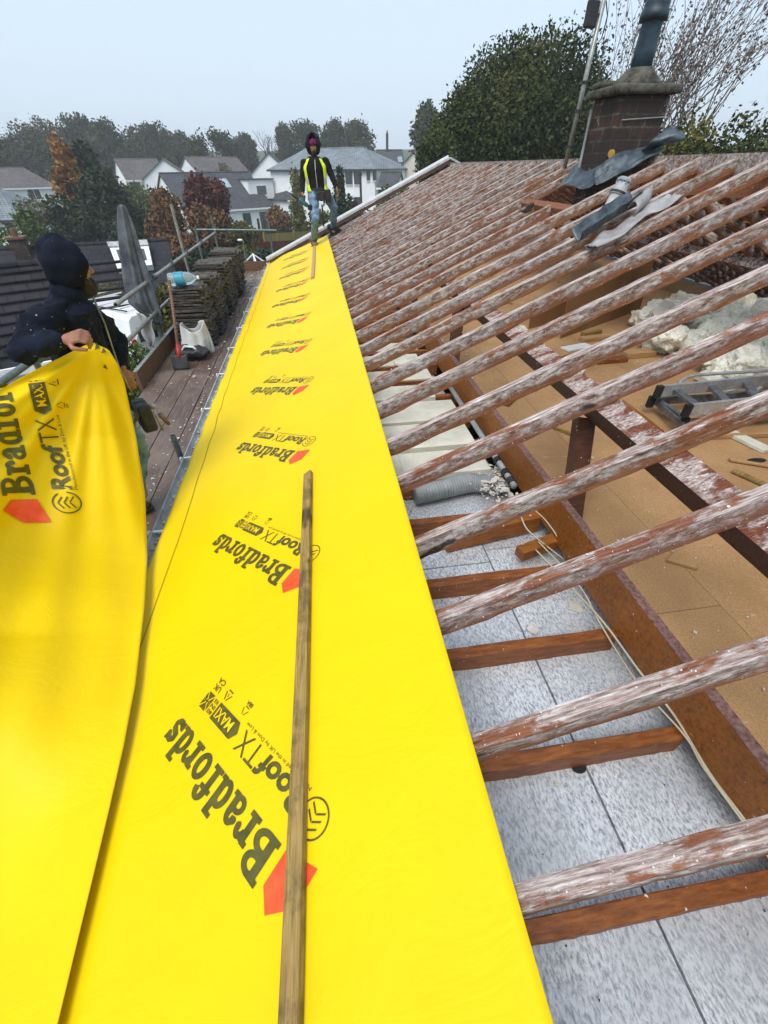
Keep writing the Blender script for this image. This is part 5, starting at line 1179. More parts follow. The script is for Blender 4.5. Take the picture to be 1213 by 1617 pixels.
# ------------------------------------------------------------------ houses, van, garden things
def house(name, label, A, B, Wd, hw, hr, wall, rf, base=None, over=.3, hip=(0,0), wins=(), dormers=(), sky=(), chims=(), cat='house', wallm2=None):
    """A, B: ridge ends (world, left then right in view); wins: (face, along, z, w, h)"""
    A, B = Vector(A), Vector(B); zr = (A.z+B.z)/2; d = B-A; yaw = math.atan2(d.y, d.x); L_ = math.hypot(d.x, d.y); mid = (A+B)/2
    zb = zr-hw-hr; H = empty(name, (mid.x, mid.y, zb), label, cat, None, yaw); x0, x1, w2 = -L_/2, L_/2, Wd/2
    hx0, hx1 = hip
    b = MB()
    wx0, wx1 = x0-hx0+over*(1 if hx0 else 0), x1+hx1-over*(1 if hx1 else 0)
    if hx0 == 0 and hx1 == 0: b.prism([(wx0,-w2,-3),(wx0,w2,-3),(wx0,w2,hw-.12),(wx0,0,hw+hr-.16),(wx0,-w2,hw-.12)], (wx1-wx0,0,0))
    elif hx1 == 0:
        b.bb(wx0, wx1, -w2, w2, -3, hw-.1); b.prism([(wx1-.2,-w2,hw-.1),(wx1-.2,w2,hw-.1),(wx1-.2,0,hw+hr-.16)], (.2,0,0))
    elif hx0 == 0:
        b.bb(wx0, wx1, -w2, w2, -3, hw-.1); b.prism([(wx0,-w2,hw-.1),(wx0,w2,hw-.1),(wx0,0,hw+hr-.16)], (.2,0,0))
    else: b.bb(wx0, wx1, -w2, w2, -3, hw-.1)
    b.build('wall', M[wall], H)
    t = .14; s_ = hr/w2; e = over; ez = hw-s_*e
    gx0 = x0-(0 if hx0 else .18); gx1 = x1+(0 if hx1 else .18); ex0 = x0-hx0 if hx0 else gx0; ex1 = x1+hx1 if hx1 else gx1
    b = MB(); top = [(gx0,0,hw+hr),(gx1,0,hw+hr),(ex1,-w2-e,ez),(ex0,-w2-e,ez),(ex1,w2+e,ez),(ex0,w2+e,ez)]
    vs = top + [(p[0],p[1],p[2]-t) for p in top]
    fs = [(0,3,2,1),(0,1,4,5),(6,7,8,9),(6,11,10,7),(3,9,8,2),(5,4,10,11)]
    fs += [(1,2,4)] if hx1 else []; fs += [(0,5,3)] if hx0 else []
    fs += [(1,7,10,4),(1,2,8,7)] if not hx1 else [(2,8,10,4)]; fs += [(0,6,9,3),(0,5,11,6)] if not hx0 else [(3,5,11,9)]
    b.add(vs, fs); ro = b.build('roof', M[rf], H)
    b = MB(); b.tube([(gx0,0,hw+hr+.02),(gx1,0,hw+hr+.02)], .09, 8); b.build('ridge_tiles', M[rf], ro)
    b = MB(); b.bb(ex0, ex1, -w2-e-.10, -w2-e-.005, ez-.2, ez-.02); b.build('gutter', M['frame'] if wall != 'render' or rf != 'tile_slate' else M['fascia'], ro)
    for cxx, cyy, w_, h_ in chims:
        b = MB(); b.bb(cxx-w_/2, cxx+w_/2, cyy-.3, cyy+.3, hw+hr-1.2, hw+hr+h_); c_ = b.build('chimney', M['brick'] if h_ < 2 else M['fascia'], ro); b = MB(); b.lathe([(.12,0),(.10,.35)], (cxx,cyy,hw+hr+h_), 10); b.build('pot', M['pot'], c_) if False else b.build('chimney_pot', M['toe'], ro)
    def win(par, face, a, z, w_, h_, fm='frame', door=False):
        th = .07
        if face == 'f': T = Matrix.Translation((a,-w2-.03,z))
        elif face == 'b': T = Matrix.Translation((a,w2+.03,z)) @ Matrix.Rotation(PI,4,'Z')
        elif face == 'l': T = Matrix.Translation((wx0-.03,-a,z)) @ Matrix.Rotation(-PI/2,4,'Z')
        elif face == 'r': T = Matrix.Translation((wx1+.03,a,z)) @ Matrix.Rotation(PI/2,4,'Z')
        else: T = face
        b = MB(); f_ = .07
        b.bb(-w_/2-f_, -w_/2, -.04, .04, -f_, h_+f_); b.bb(w_/2, w_/2+f_, -.04, .04, -f_, h_+f_); b.bb(-w_/2, w_/2, -.04, .04, -f_, 0); b.bb(-w_/2, w_/2, -.04, .04, h_, h_+f_)
        n_ = max(1, int(w_/.8))
        for q in range(1, n_+1): 
            if n_ > 1 and q < n_+0: xq = -w_/2+w_*q/n_; b.bb(xq-.03, xq+.03, -.035, .035, 0, h_)
        o = b.build('door' if door else 'window', M[fm], par); o.matrix_local = T
        b = MB(); b.bb(-w_/2, w_/2, -.01, .02, 0, h_); b.build('pane', M['glass'], o)
        if not door: b = MB(); b.bb(-w_/2-.1, w_/2+.1, -.12, -.045, -f_-.06, -f_-.01); b.build('sill', M['frame'], o)
    for q in wins: win(H, *q)
    for (a, w_, h_, zf, dep) in dormers:                    # box dormer on the front slope
        yfr = -w2+dep; D = MB(); zt = zf+h_
        D.bb(a-w_/2, a+w_/2, yfr, yfr+2.2, zf-.1, zt); o = D.build('dormer', M['render'], H); b = MB(); b.bb(a-w_/2-.15, a+w_/2+.15, yfr-.2, yfr+2.4, zt+.002, zt+.12); b.build('dormer_roof', M['fascia'], o)
        T = Matrix.Translation((a, yfr-.03, zf+.35)); win(H, T, 0, 0, w_*.38, h_*.5)
    for (a, q, w_, l_) in sky:                              # rooflight, q: distance down from the ridge
        n_ = Vector((0,-s_,1)).normalized() if False else Vector((0,-math.sin(math.atan(s_)),math.cos(math.atan(s_)))); al = math.atan(s_)
        cpos = Vector((a,-q*math.cos(al),hw+hr-q*math.sin(al))) + n_*.03
        b = MB(); b.box((0,0,0), (w_+.14,l_+.14,.07)); o = b.build('rooflight', M['frameb'], H); o.matrix_local = Matrix.Translation(cpos) @ Matrix.Rotation(al,4,'X')
        b = MB(); b.box((0,0,.04), (w_,l_,.014)); b.build('pane', M['glassb'], o)
    return H
hs = house
hs('bungalow', 'distant brown-roofed bungalow at the far left edge beyond the trees', at(-40,264,88), at(38,266,92), 8, 2.6, 2.2, 'render', 'tile_brown', wins=(('f',-2,1,1.6,1.2),('f',2,1,1.6,1.2)), hip=(0,2.5))
hs('bungalow', 'grey hip-roofed bungalow with tall white-framed windows at the left edge', at(-60,292,58), at(-8,296,58), 9, 2.5, 2.3, 'render', 'tile_slate', hip=(3,3.6), wins=(('f',3.6,1.1,.9,1.0),('f',1.2,.1,1.8,2.1),('f',4.9,1.1,.5,.6)))
hs('bungalow', 'white-gabled bungalow with long brown-grey roof left of the large dark-roofed house', at(181,250,92), at(246,252,95), 8, 2.6, 2.4, 'render', 'tile_brown', wins=(('f',-2,1,1.4,1.1),('f',2.4,.9,2,1.2)))
hs('bungalow', 'small white gabled bungalow wing right of the brown-grey roof', at(257,252,88), at(262,250,97), 7, 2.3, 2.3, 'render', 'tile_brown')
hs('bungalow', 'bungalow with mid grey roof and narrow white gable behind the large dark-roofed house', at(292,247,100), at(372,249,106), 9, 2.6, 2.5, 'render', 'tile_brown')
hs('chalet_house', 'large white house with dark roof, box dormer and skylight behind the copper tree', at(252,270,70), at(392,275,77), 9.5, 2.9, 3.5, 'render', 'tile_dark', wins=(('f',4.6,.0,.9,2.1,'frameb',True),('f',2.1,.9,1.0,1.2,'frameb'),('f',6.6,.9,1.4,1.1),('l',0,3.4,.9,1.1)), dormers=((5.9,3.9,2.0,3.6,1.6),), sky=((1.6,1.9,1.0,1.5),), chims=())
hs('house', 'white gable-fronted house with dark roof just left of the standing man', at(424,243,86), at(430,241,97), 7.5, 4.4, 3.0, 'render', 'tile_dark', wins=(('l',-2.0,2.6,.8,1.1),('l',-.5,2.7,.7,1.0)))
hs('house', 'low white house with hipped dark roof behind the standing man', at(452,276,78), at(480,277,80), 8, 2.8, 2.4, 'render', 'tile_dark', hip=(3.5,3.5), wins=(('f',-1.9,1.0,1.0,1.3),('f',2.0,1.0,1.0,1.2)))
# the white two-storey house with a slate hip
hs('house', 'white two-storey house with pale slate hipped roof right of the standing man', at(480,236,78), at(575,233,72), 9, 5.0, 2.0, 'render', 'tile_slate', hip=(3,4.5), wins=(('f',5.3,3.4,.9,1.4,'frameb'),('f',6.6,3.4,.9,1.4,'frameb'),('f',8.2,3.8,.35,.9,'frameb'),('f',9.1,3.8,.35,.9,'frameb'),('f',3.6,.7,1.2,1.2,'frameb'),('f',6.6,.6,1.0,1.4,'frameb')))
hs('porch_wing', 'small lean-to porch with dark roof at the right end of the slate-roofed white house', at(604,271,66), at(632,273,65), 3.2, 2.3, 1.2, 'render', 'tile_dark', wins=(('f',-.6,.8,1.0,1.0,'frameb'),), cat='porch')
hs('house', 'dark-roofed house with two skylights and a black flue behind the slate-roofed house', at(596,236,96), at(634,238,96), 9, 3.2, 3.4, 'cream', 'tile_dark', sky=((-1.5,2.2,.8,1.2),(1.6,2.2,.8,1.2)), chims=((-.4,0,.35,2.2),))
hs('house', 'cream gable-fronted house beside the large evergreen', at(656,238,72), at(660,237,82), 7, 4.0, 3.0, 'cream', 'tile_brown', wins=(('l',-.6,1.4,1.2,1.0),))
# the neighbour's long dark tiled roof
NB = hs('neighbour_bungalow', 'neighbouring bungalow with long dark tiled roof, rooflight and white dormer window below the scaffold', at(-130,388,24.5), at(262,391,27), 9.5, 2.4, 2.75, 'render', 'tile_neigh', sky=(), chims=(), wins=(('f',6.5,.9,1.6,1.1),('f',2.5,.9,1.6,1.1)))
def nb(mb, name, m): return mb.build(name, M[m], NB)
al = math.atan(2.75/4.75)
def nbp(x, q, off=0): return Vector((x, -q*math.cos(al)-off*math.sin(al), 5.15-q*math.sin(al)+off*math.cos(al)))
nyaw = NB.rotation_euler.z; nd = Vector((math.cos(nyaw), math.sin(nyaw), 0)); nn = Vector((-nd.y, nd.x, 0))
def lx(u, v):                                             # where along the ridge, and how far down the front slope
    d = ray(u, v); k_ = 2.75/4.75; zr_ = NB.location.z+5.15; p0 = Vector(NB.location)
    # plane: z = zr + (p-p0).nn * k
    t = (zr_ - p0.dot(nn)*k_)/(d.z - d.dot(nn)*k_); p = d*t; return (p-p0).dot(nd), -(p-p0).dot(nn)/math.cos(al)
def quad_on(pts, off, name, m, par=NB, th=.03):
    b = MB(); b.prism([nbp(*lx(u, v), off) for u, v in pts], nbp(0,0,th)-nbp(0,0,0)); return b.build(name, M[m], par)
q = quad_on([(98,404),(108,404),(109,418),(99,418)], .03, 'rooflight', 'frameb'); quad_on([(99.5,405),(107,405),(108,415),(100,415)], .065, 'pane', 'glassb', q)
(x0, q0), (x1, q1) = lx(180,402), lx(237,399); (x2, q2), (x3, q3) = lx(190,433), lx(243,427)
dm = quad_on([(178,402),(238,399),(244,428),(190,434)], .05, 'dormer', 'frame', th=.30)
for pts in ([(188,406),(209,405),(213,424),(195,425)], [(213,405),(231,404),(236,421),(217,423)]): quad_on(pts, .36, 'pane', 'glass', dm)
quad_on([(174,395),(236,391),(239,399),(177,402)], .25, 'dormer_roof', 'leadw', dm, .18)
xc, qc = lx(38,402); b = MB(); b.bb(xc-.30, xc+.30, -qc*math.cos(al)-.3, -qc*math.cos(al)+.3, 3.2, 5.15+.42); c_ = nb(b, 'chimney', 'brick'); b = MB(); b.bb(xc-.37, xc+.37, -qc*math.cos(al)-.37, -qc*math.cos(al)+.37, 5.572, 5.66); b.build('cap', M['toe'], c_); b = MB(); b.lathe([(.13,0),(.12,.3)], (xc,-qc*math.cos(al),5.66), 12); b.build('chimney_pot', M['toe'], c_)
GR = hs('garage', 'nearer ribbed-tile garage roof at the far left behind the hooded man', at(-120,405,13.5), at(60,442,14.5), 5.2, 2.2, 1.5, 'render', 'tile_neigh', cat='garage')
b = MB(); w_ = 2.6; s_ = 1.5/2.6
for q in range(9): yy = -.25-q*.30; b.tube([(-3.2, yy, 3.7+yy*s_+.03), (3.2, yy, 3.7+yy*s_+.03)], .045, 6)
b.build('tile_ribs', M['tile_neigh'], GR)
# van
def van(x, y, yaw):
    z = hgt(x, y)+.04; V = empty('parked_van', (x,y,z), 'white van with roof bars parked on the drive below the scaffold, rear doors facing us', 'van', None, yaw)
    def vp_(mb, name, m, **k_): return mb.build(name, M[m], V, **k_)
    b = MB(); sec = []                                     # local: x forward, y left
    prof = [(-2.15,.95,.45,1.60,.62),(-2.10,.96,.35,1.84,.80),(-1.2,.96,.32,1.90,.84),(.4,.96,.32,1.88,.82),(1.0,.95,.32,1.70,.76),(1.45,.92,.34,1.16,.80),(2.05,.86,.36,.98,.74),(2.25,.74,.42,.80,.64)]
    vs = []; K = 10
    for (x_, hw_, zb_, zt_, tw_) in prof:
        zm = zb_+(zt_-zb_)*.55
        vs += [(x_,-hw_*.94,zb_),(x_,-hw_,zb_+.2),(x_,-hw_,zm),(x_,-tw_,zt_-.08),(x_,-tw_*.86,zt_),(x_,tw_*.86,zt_),(x_,tw_,zt_-.08),(x_,hw_,zm),(x_,hw_,zb_+.2),(x_,hw_*.94,zb_)]
    n_ = len(prof); b.add(vs, [(i*K+k_, i*K+(k_+1)%K, (i+1)*K+(k_+1)%K, (i+1)*K+k_) for i in range(n_-1) for k_ in range(K)]+[tuple(range(K)), tuple(reversed([(n_-1)*K+k_ for k_ in range(K)]))])
    o = vp_(b, 'body', 'paint'); bevel(o, .035, 3)
    for s_ in (-1,1):
        b = MB(); b.bb(-2.185,-2.15,s_*.42-.30,s_*.42+.30,1.18,1.56); o = vp_(b, 'rear_window', 'glass'); bevel(o, .01)
        b = MB(); b.bb(-2.19,-2.10,s_*.90-.05,s_*.90+.05,.75,1.30); o = vp_(b, 'tail_light', 'red'); b = MB(); b.bb(-2.2,-2.185,s_*.90-.04,s_*.90+.04,.95,1.02); b.build('reversing_lamp', M['white'], o)
        b = MB(); b.bb(.75,1.25,s_*.94-.02,s_*.94+.02,1.05,1.50); vp_(b, 'side_window', 'glass')
        for xx in (-1.35,1.42):
            b = MB(); b.lathe([(.32,-.10),(.335,-.08),(.335,.08),(.32,.10)], (xx,s_*.86,.33), 22, (0,1,0)); w_ = vp_(b, 'wheel', 'rubber', smooth=True)
            b = MB(); b.lathe([(.2,0),(.18,.015)], (xx,s_*.86+s_*.10,.33), 16, (0,s_,0)); b.build('hubcap', M['alu'], w_)
        b = MB(); b.ball((1.05,s_*1.06,1.12), (.08,.10,.11), 8, 6); vp_(b, 'wing_mirror', 'black')
        b = MB(); b.tube([(-1.9,s_*.62,1.93),(.6,s_*.62,1.95)], .018, 6); vp_(b, 'roof_rail', 'black')
    for xx in (-1.7,-.9,-.1,.5):
        b = MB(); b.tube([(xx,-.66,1.99),(xx,.66,1.99)], .025, 6); vp_(b, 'roof_bar', 'white')
    b = MB(); b.bb(-2.168,-2.152,-.006,.006,.5,1.75); vp_(b, 'door_seam', 'black'); b = MB(); b.bb(-2.26,-2.1,-.9,.9,.38,.58); o = vp_(b, 'bumper', 'grey'); bevel(o, .03)
    b = MB(); b.bb(-2.18,-2.15,-.26,.26,.72,.84); vp_(b, 'number_plate', 'hivis')
    b = MB(); b.bb(-2.18,-2.15,.03,.15,1.0,1.06); vp_(b, 'handle', 'black')
    return V
vv = at(182,532,14.6); van(vv.x, vv.y, R(146))
# planter / parapet wall and hedge under it
b = MB(); a_, c_ = onz(215,545,-4.2), onz(330,500,-4.2)
# fences
def fence(name, label, pts, h_, m, gap=0):
    Fz = empty(name, (pts[0][0],pts[0][1],hgt(*pts[0])), label, 'fence')
    for (x0,y0),(x1,y1) in zip(pts[:-1],pts[1:]):
        L_ = math.hypot(x1-x0,y1-y0); n_ = max(1,int(L_/1.9))
        for i in range(n_):
            p = Vector((x0+(x1-x0)*i/n_, y0+(y1-y0)*i/n_, 0)); q = Vector((x0+(x1-x0)*(i+1)/n_, y0+(y1-y0)*(i+1)/n_, 0)); p.z, q.z = hgt(p.x,p.y), hgt(q.x,q.y)
            b = MB(); m_ = (p+q)/2; b.beam(p.lerp(q,.03)+Vector((0,0,h_/2)), q.lerp(p,.03)+Vector((0,0,h_/2)), .04, h_)
            loc(b.build('panel', M[m], Fz), Fz); b = MB(); b.bb(p.x-.05,p.x+.05,p.y-.05,p.y+.05,p.z-.3,p.z+h_+.12); loc(b.build('post', M['concpale'] if gap else M[m], Fz), Fz)
    return Fz
def gp_(u, Y): d = ray(u, 300); return (d.x/d.y*Y, Y)
fence('garden_fence', 'grey panel fence with a dark post in front of the slate-roofed white house', [gp_(552,60), gp_(592,60)], 2.0, 'fence', 1)
fence('garden_fence', 'grey fence in front of the cream gabled house', [gp_(636,62), gp_(672,62)], 1.9, 'fence', 1)
fence('garden_fence', 'yellow-brown garden fence beside the standing man\'s legs', [gp_(405,33), gp_(500,37)], 1.9, 'fencey')
fence('garden_fence', 'dark fence near the greenhouse', [gp_(385,27), gp_(470,28)], 1.9, 'darkwood')
fence('garden_fence', 'brown garden fence behind the neighbouring roof ridge', [gp_(120,36), gp_(190,37)], 1.8, 'toe')
# greenhouse
ghp = at(405,425,21); GH = empty('greenhouse', (ghp.x, ghp.y, hgt(ghp.x, ghp.y)), 'small glazed greenhouse with white frame beyond the tile stacks', 'greenhouse', None, .15)
hz_ = max(1.3, ghp.z+.35-GH.location.z)
b = MB(); w_, L_, h_ = .62, 1.2, hz_-.4
for x_ in (-w_,0,w_):
    for y_ in (-L_,L_): b.bb(x_-.025,x_+.025,y_-.025,y_+.025,0,h_ if x_ else h_+.45)
for y_ in (-L_,L_):
    b.beam((-w_,y_,h_),(0,y_,h_+.45),.05,.05); b.beam((w_,y_,h_),(0,y_,h_+.45),.05,.05)
    for z_ in (.1,h_*.5,h_*.75,h_): b.beam((-w_,y_,z_),(w_,y_,z_),.04,.04)
for x_, z_ in ((-w_,h_),(w_,h_),(0,h_+.45)): b.beam((x_,-L_,z_),(x_,L_,z_),.05,.05)
b.build('frame', M['frame'], GH)
b = MB(); b.bb(-w_+.03,w_-.03,-L_+.03,-L_+.04,.1,h_-.03); b.bb(-w_+.02,-w_+.03,-L_+.05,L_-.03,.1,h_); b.bb(w_-.03,w_-.02,-L_+.05,L_-.03,.1,h_); b.build('glazing', M['glassb'], GH)
# street lamp
lp0 = at(388,440,17); lt = at(383,379,17); LM_ = empty('lamp_post', (lp0.x,17,hgt(lp0.x,17)), 'thin lamp post with small white head beside the greenhouse', 'lamp post')
b = MB(); b.tube([(lp0.x,17,hgt(lp0.x,17)-.2),(lt.x+.02,17,lt.z-.05),(lt.x-.04,17,lt.z)], .025, 8); loc(b.build('pole', M['galvd'], LM_), LM_); b = MB(); b.ball((lt.x-.08,17,lt.z), (.09,.05,.035)); loc(b.build('lamp_head', M['white'], LM_), LM_)
b = MB(); pp = at(407,345,34); b.tube([(pp.x,34,hgt(pp.x,34)),(pp.x,34,pp.z)], .08, 8); tag(b.build('wooden_pole', M['darkwood'], origin=(pp.x,34,hgt(pp.x,34))), 'dark wooden pole standing near the yellow-brown fence', 'pole')
pw = at(569,275,58); b = MB(); b.tube([(pw.x,58,hgt(pw.x,58)),(pw.x,58,pw.z)], [.14,.12], 8); b.ball((pw.x,58,pw.z), .2); tag(b.build('stone_post', M['brick'], origin=(pw.x,58,hgt(pw.x,58))), 'dark brick pillar with a ball top by the grey panel fence', 'pillar')
# low white wall and steps below the canvas
w0, w1 = onz(205,512,-4.9), onz(310,505,-4.9)
b = MB(); b.beam((w0.x-1.5,w0.y,-5.2),(w1.x,w1.y,-5.2), .2, .9); o = b.build('garden_wall', M['concpale']); tag(o, 'low pale garden wall behind the van', 'wall')
cw = at(60,590,7.5); b = MB(); b.bb(cw.x-4.5, cw.x+1.3, 6.4, 6.6, -5.8, -3.3); tag(b.build('boundary_wall', M['concpale']), 'tall pale rendered boundary wall behind the hooded man\'s elbow', 'wall')
bx = at(285,488,11.2); b = MB(); b.beam((-3.9,10.4,-4.1),(-3.2,13.2,-4.1), .12, .5); tag(b.build('planter_wall', M['leadw']), 'grey planter side beneath the canvas bundle', 'planter')

# ------------------------------------------------------------------ trees and plants
def leafq(P_, size, squash=.6):
    """P_: (n,3) centres -> quads with random orientation"""
    n = len(P_); a = rng.normal(size=(n,3)); a /= np.linalg.norm(a,axis=1)[:,None]; b_ = rng.normal(size=(n,3)); b_ -= a*(a*b_).sum(1)[:,None]; b_ /= np.linalg.norm(b_,axis=1)[:,None]
    s_ = size*rng.uniform(.6,1.3,(n,1)); a = a*s_; b_ = b_*s_*squash
    return np.stack([P_-a, P_-b_, P_+a, P_+b_], 1)
def crown_pts(blobs, n, shell=.35):
    w = np.array([r[0]*r[1]*r[2] for c_, r in blobs])**.67; w /= w.sum(); out = []
    for (c_, r), k_ in zip(blobs, rng.multinomial(n, w)):
        d = rng.normal(size=(k_,3)); d /= np.linalg.norm(d,axis=1)[:,None]; rad = shell+(1-shell)*rng.uniform(0,1,(k_,1))**.5; rad *= 1+.10*rng.normal(size=(k_,1))
        out.append(np.array(c_)+d*rad*np.array(r))
    return np.concatenate(out)
def tree(name, label, loc_, h_, rx, ry, m, n, size, nb_=14, trunk=.16, base=.3, group=None, seed=1, shape='round', cat='tree', lean=0, bark='bark'):
    global rng
    rng = np.random.default_rng(seed); rr = random.Random(seed); T = empty(name, loc_, label, cat, group)
    blobs = []; cz = h_*(base+(1-base)/2); hz2 = h_*(1-base)/2
    for i in range(nb_):
        a = rr.uniform(0,2*PI); zz = rr.uniform(-1,1); k_ = math.sqrt(max(0,1-zz*zz)) if shape == 'round' else (1-(zz+1)/2)**.8
        rad = rr.uniform(.35,.78); q = rr.uniform(.22,.38)
        blobs.append(((math.cos(a)*k_*rx*rad, math.sin(a)*k_*ry*rad, cz+zz*hz2*.74), (rx*q*1.25, ry*q*1.25, hz2*q*1.15)))
    # limbs
    b = MB(); top = Vector((lean,0,h_*.72)); b.tube([Vector((0,0,-.5)), Vector((0,0,h_*.2)), Vector((lean*.4,0,h_*.45)), top], [trunk*1.3,trunk,trunk*.7,trunk*.25], 9)
    for c_, r_ in blobs:
        c_ = Vector(c_); s0 = Vector((lean*.3,0,min(c_.z*.55+h_*.08, h_*.6))); mid = s0.lerp(c_, .55)+Vector((rr.uniform(-.1,.1)*rx, rr.uniform(-.1,.1)*ry, 0)); b.tube([s0, mid, c_], [trunk*.42, trunk*.25, trunk*.08], 6)
    tr = b.build('trunk', M[bark], T, smooth=True)
    Pn = crown_pts(blobs, n); V = leafq(Pn, size); o = bpy.data.objects.new('crown', quads_mesh('crown', V, M[m])); C.objects.link(o); o.parent = T
    return T
def placet(u, vtop, Y, u0, u1, base_z=None):
    p = at(u, vtop, Y); x0, x1 = at(u0, vtop, Y).x, at(u1, vtop, Y).x; gz_ = hgt(p.x, Y); return (p.x, Y, gz_), p.z-gz_, (x1-x0)/2
# big evergreen oak behind the ridge
l_, h_, r_ = placet(850, 60, 24, 655, 985); tree('evergreen_oak', 'large dense dark evergreen oak rising behind the roof ridge', l_, h_, r_*.97, 4.2, 'l_oak', 130000, .075, 80, .4, .12, seed=4)
l_, h_, r_ = placet(735, 135, 22, 662, 815); tree('evergreen_oak', 'lower side clump of dark evergreen beside the verge top', (l_[0]+.2,22,l_[2]), h_, r_*1.1, 2.5, 'l_oak', 60000, .07, 36, .25, .05, seed=8)
l_, h_, r_ = placet(676, 165, 75, 642, 712); tree('far_tree', 'hazy tree between the cream house and the large evergreen oak', l_, h_, r_, 4, 'l_far2', 6000, .28, 18, .4, .2, seed=5)
# skyline wood: trees one can tell apart
sk = [(-30,205,70,120,'l_far2'),(30,192,62,118,'l_far'),(75,186,55,126,'l_far'),(120,183,56,122,'l_far2'),(165,190,52,118,'l_far2'),(205,194,46,128,'l_far'),(238,196,40,122,'l_far2'),(268,203,36,130,'l_far'),(385,212,26,128,'l_far'),(455,190,38,120,'l_far2'),(492,186,40,116,'l_far2'),(528,190,36,122,'l_far'),(562,192,36,118,'l_far'),(-70,215,60,108,'l_far2'),(15,222,50,104,'l_far2'),(60,225,40,106,'l_far2'),(150,222,44,104,'l_far2'),(200,224,36,110,'l_far')]
for i, (u, v, hwid, Y, m) in enumerate(sk):
    l_, h_, r_ = placet(u, v, Y, u-hwid/1.6, u+hwid/1.6)
    pos = ['first','second','third','fourth','fifth','sixth','seventh','eighth','ninth','tenth','eleventh','twelfth','thirteenth','fourteenth','fifteenth','sixteenth','seventeenth','eighteenth']
    lbl = {0:'hazy skyline tree cut by the left edge of the photo',1:'rounded hazy skyline tree left of the hooded man',2:'rust-tinged skyline tree above the orange tree',3:'tallest green skyline tree above the dark conifer clump',4:'hazy green skyline tree right of the tallest one',5:'brownish skyline tree above the brown-grey roof',6:'dull green skyline tree above the small white gable',7:'low brownish skyline tree left of the bare-branched one',8:'small olive skyline tree left of the gable-fronted house',9:'broad hazy tree left of the standing man\'s hood',10:'broad hazy tree directly behind the standing man\'s head',11:'hazy tree right of the standing man\'s head',12:'rounded hazy tree above the slate hipped roof',13:'lower green wood-edge tree at the left edge',14:'lower wood-edge tree behind the far-left brown roof',15:'lower wood-edge tree behind the orange tree',16:'lower wood-edge tree above the dark conifer clump',17:'lower wood-edge tree left of the brown-grey roof'}[i]
    tree('woodland_tree', lbl, l_, h_, max(2.5,r_)*1.35, 4.5, m, 8000, .26, 26, .35, .08, 'trees along the hazy skyline', seed=20+i)
# sparse/bare trees
def bare(name, label, loc_, h_, spread, m=None, n=900, seed=1, trunk=.25, lsize=.25, group=None):
    rr = random.Random(seed); T = empty(name, loc_, label, 'tree', group); b = MB(); tips = []
    def grow(p, d, L_, r, dep):
        q = p+d*L_; mid = (p+q)/2+Vector((rr.uniform(-1,1),rr.uniform(-1,1),0))*L_*.06; b.tube([p, mid, q], [r, r*.8, r*.62], 5 if dep > 1 else 7, False); tips.append(q)
        if dep >= 5: return
        for _ in range(3 if dep < 3 else 2):
            nd = (d+Vector((rr.uniform(-1,1)*spread, rr.uniform(-1,1)*spread, rr.uniform(-.1,.5)))).normalized(); grow(q, nd, L_*rr.uniform(.62,.85), r*.58, dep+1)
    grow(Vector((0,0,-.3)), Vector((0,0,1)), h_*.27, trunk, 0); b.build('trunk', M['bark'], T)
    if m:
        global rng
        rng = np.random.default_rng(seed); tp = np.array([tuple(t) for t in tips]); Pn = tp[rng.integers(0,len(tp),n)]+rng.normal(size=(n,3))*h_*.035
        o = bpy.data.objects.new('crown', quads_mesh('crown', leafq(Pn, lsize), M[m])); C.objects.link(o); o.parent = T
    return T
for i, (u, v, Y, m, lb) in enumerate([(340,196,110,'l_far2','tall open-branched skyline tree showing its forked trunk'),(305,205,112,'l_far','thin-crowned skyline tree left of the forked one'),(420,190,118,None,'bare pale-twigged tree on the skyline left of the standing man'),(372,208,115,'l_far','smaller thin skyline tree right of the forked one'),(285,212,116,'l_far2','low thin skyline tree above the small white gable wing')]):
    l_, h_, r_ = placet(u, v, Y, u-20, u+20); bare('open_tree', lb, l_, h_*1.02, .75, m, 1500, 40+i, .3, .26)
# hedgerow trees closing the valley
l_, h_, r_ = placet(128, 232, 47, 90, 168); tree('conifer', 'dark green conifer clump left of the canvas bundle', l_, h_, r_*1.0, 3.0, 'l_dark', 12000, .17, 26, .3, .02, seed=61)
l_, h_, r_ = placet(150, 275, 44, 80, 215); tree('conifer', 'broad dark evergreen shrub mass at the conifer clump\'s foot', l_, h_, r_*1.0, 3.0, 'l_dark', 14000, .16, 24, .3, .0, seed=62)
l_, h_, r_ = placet(100, 300, 42, 30, 140); tree('conifer', 'low dark shrubs left of the conifer clump', l_, h_, r_, 2.5, 'l_dark', 8000, .16, 20, .2, .0, seed=63)
l_, h_, r_ = placet(86, 224, 45.5, 54, 116); tree('autumn_tree', 'orange-brown autumn tree left of the dark conifer', l_, h_, r_, 2.6, 'l_orange', 9000, .16, 20, .22, .15, seed=64)
l_, h_, r_ = placet(318, 276, 41, 282, 352); tree('copper_tree', 'purple-red copper tree in front of the large dark-roofed house', l_, h_, r_*1.1, 2.6, 'l_copper', 12000, .13, 22, .22, .08, seed=65)
l_, h_, r_ = placet(250, 305, 36, 215, 300); tree('rusty_shrub', 'rusty brown bushy tree below the copper tree', l_, h_, r_*1.1, 2.6, 'l_rust', 10000, .12, 20, .2, .0, seed=66)
l_, h_, r_ = placet(320, 320, 35, 285, 365); tree('rusty_shrub', 'reddish-brown shrub behind the scaffold rail', l_, h_, r_*1.1, 2.4, 'l_rust', 9000, .12, 20, .2, .0, seed=67)
l_, h_, r_ = placet(378, 352, 34, 350, 402); tree('green_bush', 'yellow-green rounded bush right of the copper tree', l_, h_, r_*1.1, 2.2, 'l_olive', 9000, .11, 18, .2, .0, seed=68)
